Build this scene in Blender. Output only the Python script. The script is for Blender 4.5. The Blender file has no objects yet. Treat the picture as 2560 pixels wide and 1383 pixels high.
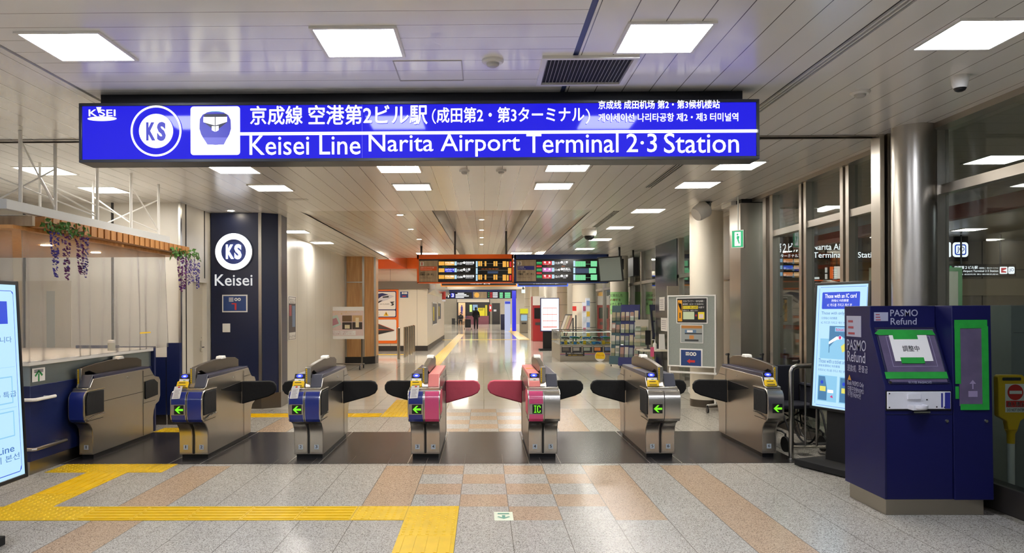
import bpy, bmesh, math, random
from mathutils import Vector, Matrix
random.seed(7)
SC = bpy.context.scene
COL = SC.collection
# ------------------------------------------------------------------ camera, world, exposure
FPX, IW, IH = 1874.0, 2560.0, 1383.0
EYE = Vector((0, 0, 1.6))
CAMR = Matrix.Rotation(math.radians(0.5), 3, 'Z') @ Matrix.Rotation(math.radians(90), 3, 'X') @ Matrix.Rotation(math.radians(-0.21), 3, 'Z')
_v = CAMR.transposed() @ Vector((0, 1, 0))
CX, CY = 1208 - FPX * _v.x / -_v.z, 775 + FPX * _v.y / -_v.z
cam_d = bpy.data.cameras.new('camera'); cam = bpy.data.objects.new('camera', cam_d); COL.objects.link(cam)
cam_d.sensor_width = 36; cam_d.lens = 36 * FPX / IW
cam_d.shift_x = (IW / 2 - CX) / IW; cam_d.shift_y = (CY - IH / 2) / IW
cam_d.clip_end = 300
cam.matrix_world = Matrix.Translation(EYE) @ CAMR.to_4x4()
SC.camera = cam
w = bpy.data.worlds.new('world'); SC.world = w; w.use_nodes = True
w.node_tree.nodes['Background'].inputs[0].default_value = (1, 0.97, 0.92, 1)
w.node_tree.nodes['Background'].inputs[1].default_value = 0.25
SC.view_settings.view_transform = 'Standard'; SC.view_settings.look = 'None'
SC.view_settings.exposure = 0.0; SC.view_settings.gamma = 1.0; SC.view_settings.use_curve_mapping = False
SC.cycles.use_denoising = True; SC.cycles.max_bounces = 10; SC.cycles.diffuse_bounces = 6; SC.cycles.transparent_max_bounces = 16
SC.cycles.sample_clamp_indirect = 6.0; SC.cycles.caustics_reflective = False; SC.cycles.caustics_refractive = False
LIGHT = 45.0          # strength of the ceiling panels

def ray(px, py):
    return CAMR @ Vector(((px - CX) / FPX, -(py - CY) / FPX, -1))
def PY(px, py, Y):
    d = ray(px, py); return EYE + d * (Y / d.y)
def PX(px, py, X):
    d = ray(px, py); return EYE + d * (X / d.x)
def PZ(px, py, Z=0.0):
    d = ray(px, py); return EYE + d * ((Z - 1.6) / d.z)

# ------------------------------------------------------------------ materials
def lin(h):
    h = h.lstrip('#'); r = []
    for i in (0, 2, 4):
        c = int(h[i:i+2], 16) / 255
        r.append(c / 12.92 if c <= 0.04045 else ((c + 0.055) / 1.055) ** 2.4)
    return (*r, 1)
MATS = {}
def M(name, hexc='#808080', rough=.5, metal=0., emit=0., spec=.5, noise=0., nscale=30., coat=0., stretch=None, bump=0.):
    if name in MATS: return MATS[name]
    m = bpy.data.materials.new(name); m.use_nodes = True; MATS[name] = m
    nt = m.node_tree; b = nt.nodes['Principled BSDF']
    c = lin(hexc)
    b.inputs['Roughness'].default_value = rough; b.inputs['Metallic'].default_value = metal
    b.inputs['Specular IOR Level'].default_value = spec
    if coat: b.inputs['Coat Weight'].default_value = coat; b.inputs['Coat Roughness'].default_value = .06
    if emit:
        b.inputs['Base Color'].default_value = (0.01, 0.01, 0.01, 1)
        b.inputs['Emission Color'].default_value = c; b.inputs['Emission Strength'].default_value = emit
        return m
    b.inputs['Base Color'].default_value = c
    if noise or bump:
        tc = nt.nodes.new('ShaderNodeTexCoord'); mp = nt.nodes.new('ShaderNodeMapping'); n = nt.nodes.new('ShaderNodeTexNoise')
        n.inputs['Scale'].default_value = nscale; n.inputs['Detail'].default_value = 3
        if stretch: mp.inputs['Scale'].default_value = stretch
        nt.links.new(tc.outputs['Object'], mp.inputs[0]); nt.links.new(mp.outputs[0], n.inputs['Vector'])
        if noise:
            cr = nt.nodes.new('ShaderNodeValToRGB')
            cr.color_ramp.elements[0].position = .3; cr.color_ramp.elements[1].position = .7
            cr.color_ramp.elements[0].color = tuple(x * (1 - noise) for x in c[:3]) + (1,)
            cr.color_ramp.elements[1].color = tuple(min(1, x * (1 + noise)) for x in c[:3]) + (1,)
            nt.links.new(n.outputs['Fac'], cr.inputs[0]); nt.links.new(cr.outputs[0], b.inputs['Base Color'])
        if bump:
            bp = nt.nodes.new('ShaderNodeBump'); bp.inputs['Strength'].default_value = bump; bp.inputs['Distance'].default_value = .01
            nt.links.new(n.outputs['Fac'], bp.inputs['Height']); nt.links.new(bp.outputs[0], b.inputs['Normal'])
    return m
def seam_mat(name, hexc, axes, seam_hex, rough=.3, width=.006, metal=0., spec=.5, noise=.03, var=0.):
    """panelled surface: axes = list of (axis index, pitch, offset); thin dark joints in object (= world) coordinates"""
    m = bpy.data.materials.new(name); m.use_nodes = True; MATS[name] = m
    nt = m.node_tree; b = nt.nodes['Principled BSDF']; N = nt.nodes.new; L = nt.links.new
    b.inputs['Roughness'].default_value = rough; b.inputs['Metallic'].default_value = metal; b.inputs['Specular IOR Level'].default_value = spec
    tc = N('ShaderNodeTexCoord'); sp = N('ShaderNodeSeparateXYZ'); L(tc.outputs['Object'], sp.inputs[0])
    acc = None
    for ax, pitch, off in axes:
        a = N('ShaderNodeMath'); a.operation = 'ADD'; a.inputs[1].default_value = -off + 400 * pitch; L(sp.outputs[ax], a.inputs[0])
        f = N('ShaderNodeMath'); f.operation = 'MODULO'; f.inputs[1].default_value = pitch; L(a.outputs[0], f.inputs[0])
        l = N('ShaderNodeMath'); l.operation = 'LESS_THAN'; l.inputs[1].default_value = width; L(f.outputs[0], l.inputs[0])
        if acc is None: acc = l.outputs[0]
        else:
            mx = N('ShaderNodeMath'); mx.operation = 'MAXIMUM'; L(acc, mx.inputs[0]); L(l.outputs[0], mx.inputs[1]); acc = mx.outputs[0]
    n = N('ShaderNodeTexNoise'); n.inputs['Scale'].default_value = 2.0; L(tc.outputs['Object'], n.inputs['Vector'])
    c = lin(hexc); cr = N('ShaderNodeValToRGB')
    cr.color_ramp.elements[0].color = tuple(x * (1 - noise) for x in c[:3]) + (1,); cr.color_ramp.elements[1].color = tuple(min(1, x * (1 + noise)) for x in c[:3]) + (1,)
    L(n.outputs['Fac'], cr.inputs[0])
    mix = N('ShaderNodeMix'); mix.data_type = 'RGBA'; L(acc, mix.inputs[0]); L(cr.outputs[0], mix.inputs[6]); mix.inputs[7].default_value = lin(seam_hex)
    L(mix.outputs[2], b.inputs['Base Color'])
    return m
def granite(name, base, dark, light, rough=.24):
    m = bpy.data.materials.new(name); m.use_nodes = True; MATS[name] = m
    nt = m.node_tree; b = nt.nodes['Principled BSDF']; N = nt.nodes.new; L = nt.links.new
    tc = N('ShaderNodeTexCoord'); n = N('ShaderNodeTexVoronoi'); n.inputs['Scale'].default_value = 185
    L(tc.outputs['Object'], n.inputs['Vector'])
    cr = N('ShaderNodeValToRGB'); e = cr.color_ramp.elements
    e[0].position = .06; e[0].color = lin(dark); e[1].position = .95; e[1].color = lin(light)
    k = e.new(.32); k.color = lin(base)
    sc = N('ShaderNodeSeparateColor'); L(n.outputs['Color'], sc.inputs[0]); L(sc.outputs[0], cr.inputs[0])
    sp = N('ShaderNodeSeparateXYZ'); L(tc.outputs['Object'], sp.inputs[0]); acc = None
    for ax, off, wd in ((0, .197, .005), (1, 5.698, .0022)):
        a = N('ShaderNodeMath'); a.operation = 'ADD'; a.inputs[1].default_value = 160 - off; L(sp.outputs[ax], a.inputs[0])
        f = N('ShaderNodeMath'); f.operation = 'MODULO'; f.inputs[1].default_value = .4; L(a.outputs[0], f.inputs[0])
        l = N('ShaderNodeMath'); l.operation = 'LESS_THAN'; l.inputs[1].default_value = wd; L(f.outputs[0], l.inputs[0])
        if acc is None: acc = l.outputs[0]
        else:
            mx = N('ShaderNodeMath'); mx.operation = 'MAXIMUM'; L(acc, mx.inputs[0]); L(l.outputs[0], mx.inputs[1]); acc = mx.outputs[0]
    mix = N('ShaderNodeMix'); mix.data_type = 'RGBA'; L(acc, mix.inputs[0]); L(cr.outputs[0], mix.inputs[6]); mix.inputs[7].default_value = lin('#6a645c')
    L(mix.outputs[2], b.inputs['Base Color']); b.inputs['Roughness'].default_value = rough; b.inputs['Specular IOR Level'].default_value = .3
    return m
def steel(name, hexc='#a9a59d', rough=.28, stretch=(1, 1, 60), var=.008, metal=1.):
    m = bpy.data.materials.new(name); m.use_nodes = True; MATS[name] = m
    nt = m.node_tree; b = nt.nodes['Principled BSDF']; N = nt.nodes.new; L = nt.links.new
    b.inputs['Metallic'].default_value = metal
    tc = N('ShaderNodeTexCoord'); mp = N('ShaderNodeMapping'); mp.inputs['Scale'].default_value = stretch
    n = N('ShaderNodeTexNoise'); n.inputs['Scale'].default_value = 6; n.inputs['Detail'].default_value = 4
    L(tc.outputs['Object'], mp.inputs[0]); L(mp.outputs[0], n.inputs['Vector'])
    c = lin(hexc); cr = N('ShaderNodeValToRGB')
    cr.color_ramp.elements[0].color = tuple(x * (1 - var) for x in c[:3]) + (1,); cr.color_ramp.elements[1].color = tuple(min(1, x * (1 + var)) for x in c[:3]) + (1,)
    L(n.outputs['Fac'], cr.inputs[0]); L(cr.outputs[0], b.inputs['Base Color'])
    mr = N('ShaderNodeMapRange'); mr.inputs[3].default_value = rough * .92; mr.inputs[4].default_value = rough * 1.08
    L(n.outputs['Fac'], mr.inputs[0]); L(mr.outputs[0], b.inputs['Roughness'])
    return m
def wood(name, a, bcol, rough=.4):
    m = bpy.data.materials.new(name); m.use_nodes = True; MATS[name] = m
    nt = m.node_tree; b = nt.nodes['Principled BSDF']; N = nt.nodes.new; L = nt.links.new
    tc = N('ShaderNodeTexCoord'); mp = N('ShaderNodeMapping'); mp.inputs['Scale'].default_value = (6, 6, .5)
    n = N('ShaderNodeTexNoise'); n.inputs['Scale'].default_value = 3; n.inputs['Detail'].default_value = 6
    L(tc.outputs['Object'], mp.inputs[0]); L(mp.outputs[0], n.inputs['Vector'])
    cr = N('ShaderNodeValToRGB'); cr.color_ramp.elements[0].position = .35; cr.color_ramp.elements[1].position = .65
    cr.color_ramp.elements[0].color = lin(a); cr.color_ramp.elements[1].color = lin(bcol)
    L(n.outputs['Fac'], cr.inputs[0]); L(cr.outputs[0], b.inputs['Base Color']); b.inputs['Roughness'].default_value = rough
    return m
def clear(name, tint='#ffffff', ior=1.45, rough=0.02, body=0.0, body_hex='#ffffff', wrinkle=0.):
    """thin clear sheet: fresnel mirror over a transparent (optionally slightly milky) body"""
    m = bpy.data.materials.new(name); m.use_nodes = True; MATS[name] = m
    nt = m.node_tree; N = nt.nodes.new; L = nt.links.new
    nt.nodes.remove(nt.nodes['Principled BSDF']); out = nt.nodes['Material Output']
    tr = N('ShaderNodeBsdfTransparent'); tr.inputs[0].default_value = lin(tint)
    gl = N('ShaderNodeBsdfGlossy'); gl.inputs['Roughness'].default_value = rough
    # reflectance of a thin sheet, the same from both sides: r0 + (1 - r0) (1 - |cos|)^5
    ge = N('ShaderNodeNewGeometry'); dt = N('ShaderNodeVectorMath'); dt.operation = 'DOT_PRODUCT'; L(ge.outputs['Incoming'], dt.inputs[0]); L(ge.outputs['Normal'], dt.inputs[1])
    ab = N('ShaderNodeMath'); ab.operation = 'ABSOLUTE'; L(dt.outputs['Value'], ab.inputs[0])
    om = N('ShaderNodeMath'); om.operation = 'SUBTRACT'; om.inputs[0].default_value = 1; L(ab.outputs[0], om.inputs[1])
    pw = N('ShaderNodeMath'); pw.operation = 'POWER'; pw.inputs[1].default_value = 5; L(om.outputs[0], pw.inputs[0])
    r0 = ((ior - 1) / (ior + 1)) ** 2
    fr = N('ShaderNodeMath'); fr.operation = 'MULTIPLY_ADD'; fr.inputs[1].default_value = 1 - r0; fr.inputs[2].default_value = r0; L(pw.outputs[0], fr.inputs[0])
    first = tr.outputs[0]
    if body:
        df = N('ShaderNodeBsdfDiffuse'); df.inputs[0].default_value = lin(body_hex)
        mb = N('ShaderNodeMixShader'); mb.inputs[0].default_value = body; L(tr.outputs[0], mb.inputs[1]); L(df.outputs[0], mb.inputs[2]); first = mb.outputs[0]
    if wrinkle:
        tc = N('ShaderNodeTexCoord'); n = N('ShaderNodeTexNoise'); n.inputs['Scale'].default_value = 7; n.inputs['Detail'].default_value = 4
        mp = N('ShaderNodeMapping'); mp.inputs['Scale'].default_value = (1, 1.6, .35); L(tc.outputs['Object'], mp.inputs[0]); L(mp.outputs[0], n.inputs['Vector'])
        bp = N('ShaderNodeBump'); bp.inputs['Strength'].default_value = wrinkle; bp.inputs['Distance'].default_value = .05
        L(n.outputs['Fac'], bp.inputs['Height']); L(bp.outputs[0], gl.inputs['Normal'])
    mx = N('ShaderNodeMixShader'); L(fr.outputs[0], mx.inputs[0]); L(first, mx.inputs[1]); L(gl.outputs[0], mx.inputs[2]); L(mx.outputs[0], out.inputs[0])
    return m

# ------------------------------------------------------------------ geometry builder
class Face:
    """a flat frame in space: origin, reading direction, up"""
    def __init__(s, o, r=(1, 0, 0), u=(0, 0, 1)):
        s.o = Vector(o); s.r = Vector(r).normalized(); s.u = Vector(u).normalized(); s.n = s.r.cross(s.u)
    def at(s, u, v, d=0.): return s.o + s.r * u + s.u * v + s.n * d
class G:
    def __init__(s, mat=None): s.bm = bmesh.new(); s.mats = []; s.i = 0; s.m(mat) if mat else None
    def m(s, mat):
        if mat not in s.mats: s.mats.append(mat)
        s.i = s.mats.index(mat); return s
    def _f(s, vs):
        try: f = s.bm.faces.new(vs); f.material_index = s.i; return f
        except ValueError: return None
    def hull(s, pts, faces):
        v = [s.bm.verts.new(p) for p in pts]
        for f in faces: s._f([v[k] for k in f])
        return s
    def box(s, x0, x1, y0, y1, z0, z1):
        p = [(x, y, z) for x in (x0, x1) for y in (y0, y1) for z in (z0, z1)]
        return s.hull(p, [(0, 1, 3, 2), (4, 6, 7, 5), (0, 4, 5, 1), (2, 3, 7, 6), (0, 2, 6, 4), (1, 5, 7, 3)])
    def fbox(s, F, u0, v0, u1, v1, d0=0., d1=.01):
        p = [F.at(u, v, d) for u in (u0, u1) for v in (v0, v1) for d in (d0, d1)]
        return s.hull(p, [(0, 1, 3, 2), (4, 6, 7, 5), (0, 4, 5, 1), (2, 3, 7, 6), (0, 2, 6, 4), (1, 5, 7, 3)])
    def rect(s, F, u0, v0, u1, v1, d=.001): return s.hull([F.at(u0, v0, d), F.at(u1, v0, d), F.at(u1, v1, d), F.at(u0, v1, d)], [(0, 1, 2, 3)])
    def fpoly(s, F, pts, d=.001): return s.hull([F.at(u, v, d) for u, v in pts], [tuple(range(len(pts)))])
    def disc(s, F, u, v, r, d=.001, n=40, sy=1.): return s.fpoly(F, [(u + r * math.cos(6.28319 * k / n), v + r * sy * math.sin(6.28319 * k / n)) for k in range(n)], d)
    def ring(s, F, u, v, r0, r1, d=.001, n=56):
        vi = [s.bm.verts.new(F.at(u + r * math.cos(6.2831853 * k / n), v + r * math.sin(6.2831853 * k / n), d)) for k in range(n) for r in (r0, r1)]
        for k in range(n):
            j = (k + 1) % n; s._f([vi[2*k], vi[2*k+1], vi[2*j+1], vi[2*j]])
        return s
    def rrect(s, F, u0, v0, u1, v1, r, d=.001, n=6):
        pts = []
        for cx, cy, a in ((u1-r, v0+r, -90), (u1-r, v1-r, 0), (u0+r, v1-r, 90), (u0+r, v0+r, 180)):
            for k in range(n + 1):
                t = math.radians(a + 90 * k / n); pts.append((cx + r * math.cos(t), cy + r * math.sin(t)))
        return s.fpoly(F, pts, d)
    def frame(s, F, u0, v0, u1, v1, t, d0=0., d1=.02):
        s.fbox(F, u0, v0, u1, v0+t, d0, d1); s.fbox(F, u0, v1-t, u1, v1, d0, d1)
        s.fbox(F, u0, v0+t, u0+t, v1-t, d0, d1); s.fbox(F, u1-t, v0+t, u1, v1-t, d0, d1); return s
    def prism(s, pts, axis, lo, hi):
        def P(a, b, c): return {'x': (c, a, b), 'y': (a, c, b), 'z': (a, b, c)}[axis]
        n = len(pts); A = [s.bm.verts.new(P(a, b, lo)) for a, b in pts]; B = [s.bm.verts.new(P(a, b, hi)) for a, b in pts]
        s._f(A); s._f(B[::-1])
        for k in range(n): s._f([A[k], A[(k+1) % n], B[(k+1) % n], B[k]])
        return s
    def fprism(s, F, pts, d0, d1):
        n = len(pts); A = [s.bm.verts.new(F.at(u, v, d0)) for u, v in pts]; B = [s.bm.verts.new(F.at(u, v, d1)) for u, v in pts]
        s._f(A); s._f(B[::-1])
        for k in range(n): s._f([A[k], A[(k+1) % n], B[(k+1) % n], B[k]])
        return s
    def tube(s, pts, r, n=12, cap=True):
        pts = [Vector(p) for p in pts]; rs = r if isinstance(r, (list, tuple)) else [r] * len(pts); rings = []
        ref = None
        for k, p in enumerate(pts):
            t = ((pts[k+1] - p).normalized() if k < len(pts)-1 else Vector((0,0,0))) + ((p - pts[k-1]).normalized() if k else Vector((0,0,0)))
            t.normalize()
            if ref is None: ref = Vector((0, 0, 1)) if abs(t.z) < .9 else Vector((1, 0, 0))
            a = t.cross(ref).normalized(); b = t.cross(a).normalized(); ref = a.cross(t)
            rings.append([s.bm.verts.new(p + (a * math.cos(6.2831853*j/n) + b * math.sin(6.2831853*j/n)) * rs[k]) for j in range(n)])
        for k in range(len(rings)-1):
            for j in range(n): s._f([rings[k][j], rings[k][(j+1) % n], rings[k+1][(j+1) % n], rings[k+1][j]])
        if cap: s._f(rings[0][::-1]); s._f(rings[-1])
        return s
    def lathe(s, c, prof, n=32, axis='z'):
        c = Vector(c); rings = []
        for r, z in prof:
            if axis == 'z': rings.append([s.bm.verts.new(c + Vector((max(r, 1e-5)*math.cos(6.2831853*j/n), max(r, 1e-5)*math.sin(6.2831853*j/n), z))) for j in range(n)])
            elif axis == 'y': rings.append([s.bm.verts.new(c + Vector((max(r, 1e-5)*math.cos(6.2831853*j/n), z, max(r, 1e-5)*math.sin(6.2831853*j/n)))) for j in range(n)])
            else: rings.append([s.bm.verts.new(c + Vector((z, max(r, 1e-5)*math.cos(6.2831853*j/n), max(r, 1e-5)*math.sin(6.2831853*j/n)))) for j in range(n)])
        for k in range(len(rings)-1):
            for j in range(n): s._f([rings[k][j], rings[k][(j+1) % n], rings[k+1][(j+1) % n], rings[k+1][j]])
        s._f(rings[0][::-1]); s._f(rings[-1]); return s
    def ball(s, c, rx, ry=None, rz=None, n=14, m=8):
        ry = ry or rx; rz = rz or rx; prof = [(math.sin(math.pi*k/m), -math.cos(math.pi*k/m)) for k in range(m+1)]; c = Vector(c); rings = []
        for r, z in prof: rings.append([s.bm.verts.new(c + Vector((max(r, 1e-4)*rx*math.cos(6.2831853*j/n), max(r, 1e-4)*ry*math.sin(6.2831853*j/n), z*rz))) for j in range(n)])
        for k in range(m):
            for j in range(n): s._f([rings[k][j], rings[k][(j+1) % n], rings[k+1][(j+1) % n], rings[k+1][j]])
        s._f(rings[0][::-1]); s._f(rings[-1]); return s
INV = {}
def obj(name, g, parent=None, bevel=0., seg=2, label=None, smooth=True, recalc=True):
    if recalc: bmesh.ops.recalc_face_normals(g.bm, faces=g.bm.faces)
    me = bpy.data.meshes.new(name); g.bm.to_mesh(me); g.bm.free()
    for m in g.mats: me.materials.append(m)
    if smooth and len(me.polygons):
        me.polygons.foreach_set('use_smooth', [True] * len(me.polygons)); me.set_sharp_from_angle(angle=math.radians(32))
    o = bpy.data.objects.new(name, me); COL.objects.link(o)
    if parent is not None:
        o.parent = parent; r = parent
        while r.parent: r = r.parent
        if r.name in INV: me.transform(INV[r.name])
    if bevel:
        b = o.modifiers.new('bevel', 'BEVEL'); b.width = bevel; b.segments = seg; b.limit_method = 'ANGLE'; b.angle_limit = math.radians(40)
    if label: o['label'] = label
    return o
def tag(o, label, cat, group=None):
    o['label'] = label; o['category'] = cat
    if group: o['group'] = group
    return o
def thing(name, label, cat, loc=(0, 0, 0), rz=0., group=None, world=True):
    """Empty at the thing's base; world=True: its parts are written in world coordinates"""
    o = bpy.data.objects.new(name, None); COL.objects.link(o); o.location = loc; o.rotation_euler = (0, 0, rz); o.empty_display_size = .1
    if world: INV[o.name] = (Matrix.Translation(loc) @ Matrix.Rotation(rz, 4, 'Z')).inverted()
    return tag(o, label, cat, group)
def struct(name, g, parent=None, bevel=0., recalc=True, smooth=True):
    o = obj(name, g, parent, bevel, recalc=recalc, smooth=smooth)
    if parent is None: o['kind'] = 'structure'
    return o
def one(name, g, label, cat, group=None, bevel=0.):
    return tag(obj(name, g, None, bevel), label, cat, group)
def dup(root, loc, rz=None, label=None, group=None):
    """copy of a thing with copies of its parts and sub-parts"""
    r = root.copy(); COL.objects.link(r); r.location = loc
    if rz is not None: r.rotation_euler = (0, 0, rz)
    if label: r['label'] = label
    if group: r['group'] = group
    for ch in list(root.children):
        c = ch.copy(); COL.objects.link(c); c.parent = r
        for g in list(ch.children):
            d = g.copy(); COL.objects.link(d); d.parent = c
    return r
# lettering: strings fitted into boxes on a Face; turned into meshes all together at the end
TEXTS = []
def text(parent, mat, F, items, d=.002, name='lettering', bold=.0):
    """items: (string, u0, v0, u1, v1[, bold]) - the ink fills the box"""
    TEXTS.append((parent, mat, F, items, d, name, bold))
def flush_text():
    made = []
    for t in TEXTS:
        for it in t[3]:
            c = bpy.data.curves.new('ink', 'FONT'); c.body = it[0]; c.resolution_u = 3; c.offset = (it[5] if len(it) > 5 else t[6]) * .7 if it[0].isascii() or '·' in it[0] and it[0][0].isascii() else 0
            o = bpy.data.objects.new('ink', c); COL.objects.link(o); made.append(o)
    dg = bpy.context.evaluated_depsgraph_get(); k = 0
    for parent, mat, F, items, d, name, bold in TEXTS:
        g = G(mat)
        for it in items:
            o = made[k]; k += 1
            e = o.evaluated_get(dg); me = e.to_mesh()
            if not len(me.vertices): e.to_mesh_clear(); continue
            xs = [v.co.x for v in me.vertices]; ys = [v.co.y for v in me.vertices]
            x0, x1, y0, y1 = min(xs), max(xs), min(ys), max(ys); u0, v0, u1, v1 = it[1:5]
            sx = (u1-u0) / max(x1-x0, 1e-6); sy = (v1-v0) / max(y1-y0, 1e-6)
            vs = [g.bm.verts.new(F.at(u0 + (v.co.x-x0)*sx, v0 + (v.co.y-y0)*sy, d)) for v in me.vertices]
            for p in me.polygons: g._f([vs[i] for i in p.vertices])
            if not it[0].isascii() and len(it) > 5 and not it[0][0].isascii():      # heavier strokes for the east asian lettering
                k_ = it[5] * abs(v1 - v0) * .75
                for du, dv in ((k_, 0), (-k_, 0), (0, k_), (0, -k_)):
                    ws = [g.bm.verts.new(v.co + F.r * du + F.u * dv) for v in vs]
                    for p in me.polygons: g._f([ws[i] for i in p.vertices])
            e.to_mesh_clear()
        obj(name, g, parent, smooth=False, recalc=False)
    for o in made:
        c = o.data; bpy.data.objects.remove(o); bpy.data.curves.remove(c)
def pxface(Y, x=0.):
    """upright face at depth Y looking back at the entrance, u = world X, v = world Z"""
    return Face((0, Y, 0), (1, 0, 0), (0, 0, 1))
def pb(x0, y0, x1, y1, Y):
    """photo box on depth Y -> (u0, v0, u1, v1)"""
    a = PY(x0, y1, Y); b = PY(x1, y0, Y); return (a.x, a.z, b.x, b.z)
# ------------------------------------------------------------------ shared materials
GR = granite('granite_grey', '#aaa59c', '#645f59', '#c4bfb6')
GO = granite('granite_salmon', '#b2987e', '#74604f', '#c6ad93')
MAT_DARK = granite('stone_dark', '#353130', '#2a2726', '#3d3938', .24)
FAR = seam_mat('stone_polished', '#d8d3c8', [(0, .6, 0), (1, .6, 0)], '#aaa294', .09, .012, spec=.6)
CEIL_X = seam_mat('ceiling_panel_along', '#f7f5f1', [(0, .2, .02)], '#6b675f', .2, .006)
CEIL_Y = seam_mat('ceiling_panel_across', '#f9f8f6', [(1, .2, .0)], '#8b867d', .2, .005)
CEIL_S = seam_mat('ceiling_panel_tiled', '#e9e4d8', [(0, .2, .02), (1, 2.6, 12.04)], '#77716a', .18, .008)
CREAM = seam_mat('wall_cream', '#dad5ca', [(1, .9, .3)], '#57534e', .35, .008)
CREAMP = M('wall_cream_plain', '#dcd7cc', .4, noise=.03, nscale=3)
OFFICE = seam_mat('office_panel', '#ddd5c4', [(0, 1.05, .55)], '#8d857a', .3, .012)
OFFICES = seam_mat('office_panel_side', '#ddd5c4', [(1, 1.2, .2)], '#8d857a', .3, .02)
STEEL = steel('steel_brushed', '#c6c1b8', .3, (40, 40, .7))
STEELH = steel('steel_brushed_flat', '#a9a39a', .3, (.7, .7, 40))
STEELD = steel('steel_dark', '#6e675f', .3, (.7, .7, 40))
CHROME = M('chrome', '#d4d2cc', .12, 1.)
WHITE = M('white_paint', '#e9e7e2', .4)
BLACK = M('black_plastic', '#101012', .4)
BLACKM = M('black_matt', '#0c0c0d', .85)
DGREY = M('dark_grey', '#3c3d40', .5)
NAVY = M('navy_panel', '#14204f', .38, noise=.04, nscale=4)
NAVYD = M('navy_deep', '#111b3c', .35, noise=.04, nscale=4)
ORANGE = M('orange_paint', '#ee6412', .4)
GLASS = clear('window_glass', '#e6ece9', 1.5)
GLASS2 = clear('case_glass', '#eef5f2', 1.35)
PANEL = M('light_panel_cool', '#eaf0ff', emit=LIGHT * 1.15); PANEL_W = M('light_panel_warm', '#fff9f0', emit=LIGHT)
WARM = M('downlight_glow', '#fff1d8', emit=110)
WOODM = wood('wood_veneer', '#b98a57', '#cba06d')
WOODS = wood('wood_slat', '#a8703c', '#c08a50')

# ------------------------------------------------------------------ floor
g = G(GR); xs = [0.2 + .4 * k for k in range(-22, 12)]; ys = [5.7 + .4 * k for k in range(-36, 17)]
def stripe(i, j):
    xc, yc = .2 + .4 * (i - 22) + .2, 5.7 + .4 * (j - 36) + .2
    if 9.83 > yc > 7.75 : return GR
    if 1.8 < xc < 2.2 or -3.0 < xc < -2.6: return GO
    if yc > 5.7:
        if -1.0 < xc < -.6 or 1.0 < xc < 1.4: return GO
        if -.6 < xc < 1.0: return GO if (i + j) % 2 == 0 else GR
    return GR
V = [[g.bm.verts.new((x, y, 0)) for y in ys] for x in xs]
for i in range(len(xs)-1):
    for j in range(len(ys)-1):
        g.m(stripe(i, j)); g._f([V[i][j], V[i+1][j], V[i+1][j+1], V[i][j+1]])
struct('floor', g, recalc=False)
g = G(FAR); g.box(-10, 6, ys[-1], 95, -.05, 0); struct('floor_far', g)
g = G(GR); g.box(xs[-1], 15, -4, ys[-1], -.05, -.001); g.m(FAR).box(6, 15, ys[-1], 40, -.05, -.001); struct('floor_side_hall', g)
g = G(MAT_DARK); g.box(-4.42, 3.3, 7.8, 9.83, 0, .003); struct('floor_gate_strip', g)
g = G(M('seam_steel', '#b9b4aa', .35, 1.))
for x0 in (-3.127, -1.885, -.627, .635, 1.893):
    for sx in (-.165, .165): g.box(x0 + sx - .004, x0 + sx + .004, 7.8, 9.83, .003, .0045)
struct('trim_1', g)

# ------------------------------------------------------------------ ceiling
H = 3.2
g = G(CEIL_Y); g.box(-2.885, .57, -8, 6.93, H, H + .02); struct('ceiling', g)
g = G(CEIL_X)
for x0, x1 in ((-9, -2.915), (.605, 2.17), (2.26, 4.2)): g.box(x0, x1, -8, 6.93, H, H + .02)
struct('ceiling_front', g)
g = G(CEIL_X); g.box(-9, 4.2, 7.05, 12.04, H, H + .02); struct('ceiling_gates', g)
g = G(CEIL_X); g.box(-9, -2.95, 12.04, 23.5, H, H + .02); g.box(-9, -2.95, 23.48, 23.5, H + .02, 3.5); g.box(1.75, 6, 12.04, 45, H, H + .02); struct('ceiling_aisles', g)
SL = .0252
def slope(g, x0, x1, y0, y1, z0, sl=SL, t=.02):
    z1 = z0 + sl * (y1 - y0)
    g.hull([(x0, y0, z0), (x1, y0, z0), (x1, y1, z1), (x0, y1, z1), (x0, y0, z0+t), (x1, y0, z0+t), (x1, y1, z1+t), (x0, y1, z1+t)],
           [(0, 1, 2, 3), (4, 5, 6, 7), (0, 1, 5, 4), (1, 2, 6, 5), (2, 3, 7, 6), (3, 0, 4, 7)])
g = G(CEIL_S); slope(g, -2.95, -.82, 12.04, 45, H); slope(g, .82, 1.75, 12.04, 45, H); struct('ceiling_hall', g)
g = G(CEIL_S); slope(g, -.82, .82, 12.04, 45, H + .42, SL)
g.m(M('coffer_side', '#8d857a', .3))
for x in (-.82, .82):
    g.hull([(x, 12.04, H), (x, 45, H + .83), (x, 45, H + 1.25), (x, 12.04, H + .42)], [(0, 1, 2, 3)])
g.hull([(-.82, 12.04, H), (.82, 12.04, H), (.82, 12.04, H+.42), (-.82, 12.04, H+.42)], [(0, 1, 2, 3)])
struct('ceiling_coffer', g)
g = G(steel('ceiling_fascia_metal', '#c9c3b8', .16, (1, .4, 8), .15))
for x, s in ((1.75, 1), (-2.95, -1)):
    g.hull([(x, 12.04, H), (x, 45, H), (x, 45, H+.85)], [(0, 1, 2)])
struct('ceiling_fascia', g)
g = G(CEIL_S); g.box(-9, 6, 45, 95, 4.05, 4.1); g.box(-9, -2.95, 23.5, 45, 3.95, 4.0); struct('ceiling_far', g)
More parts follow.
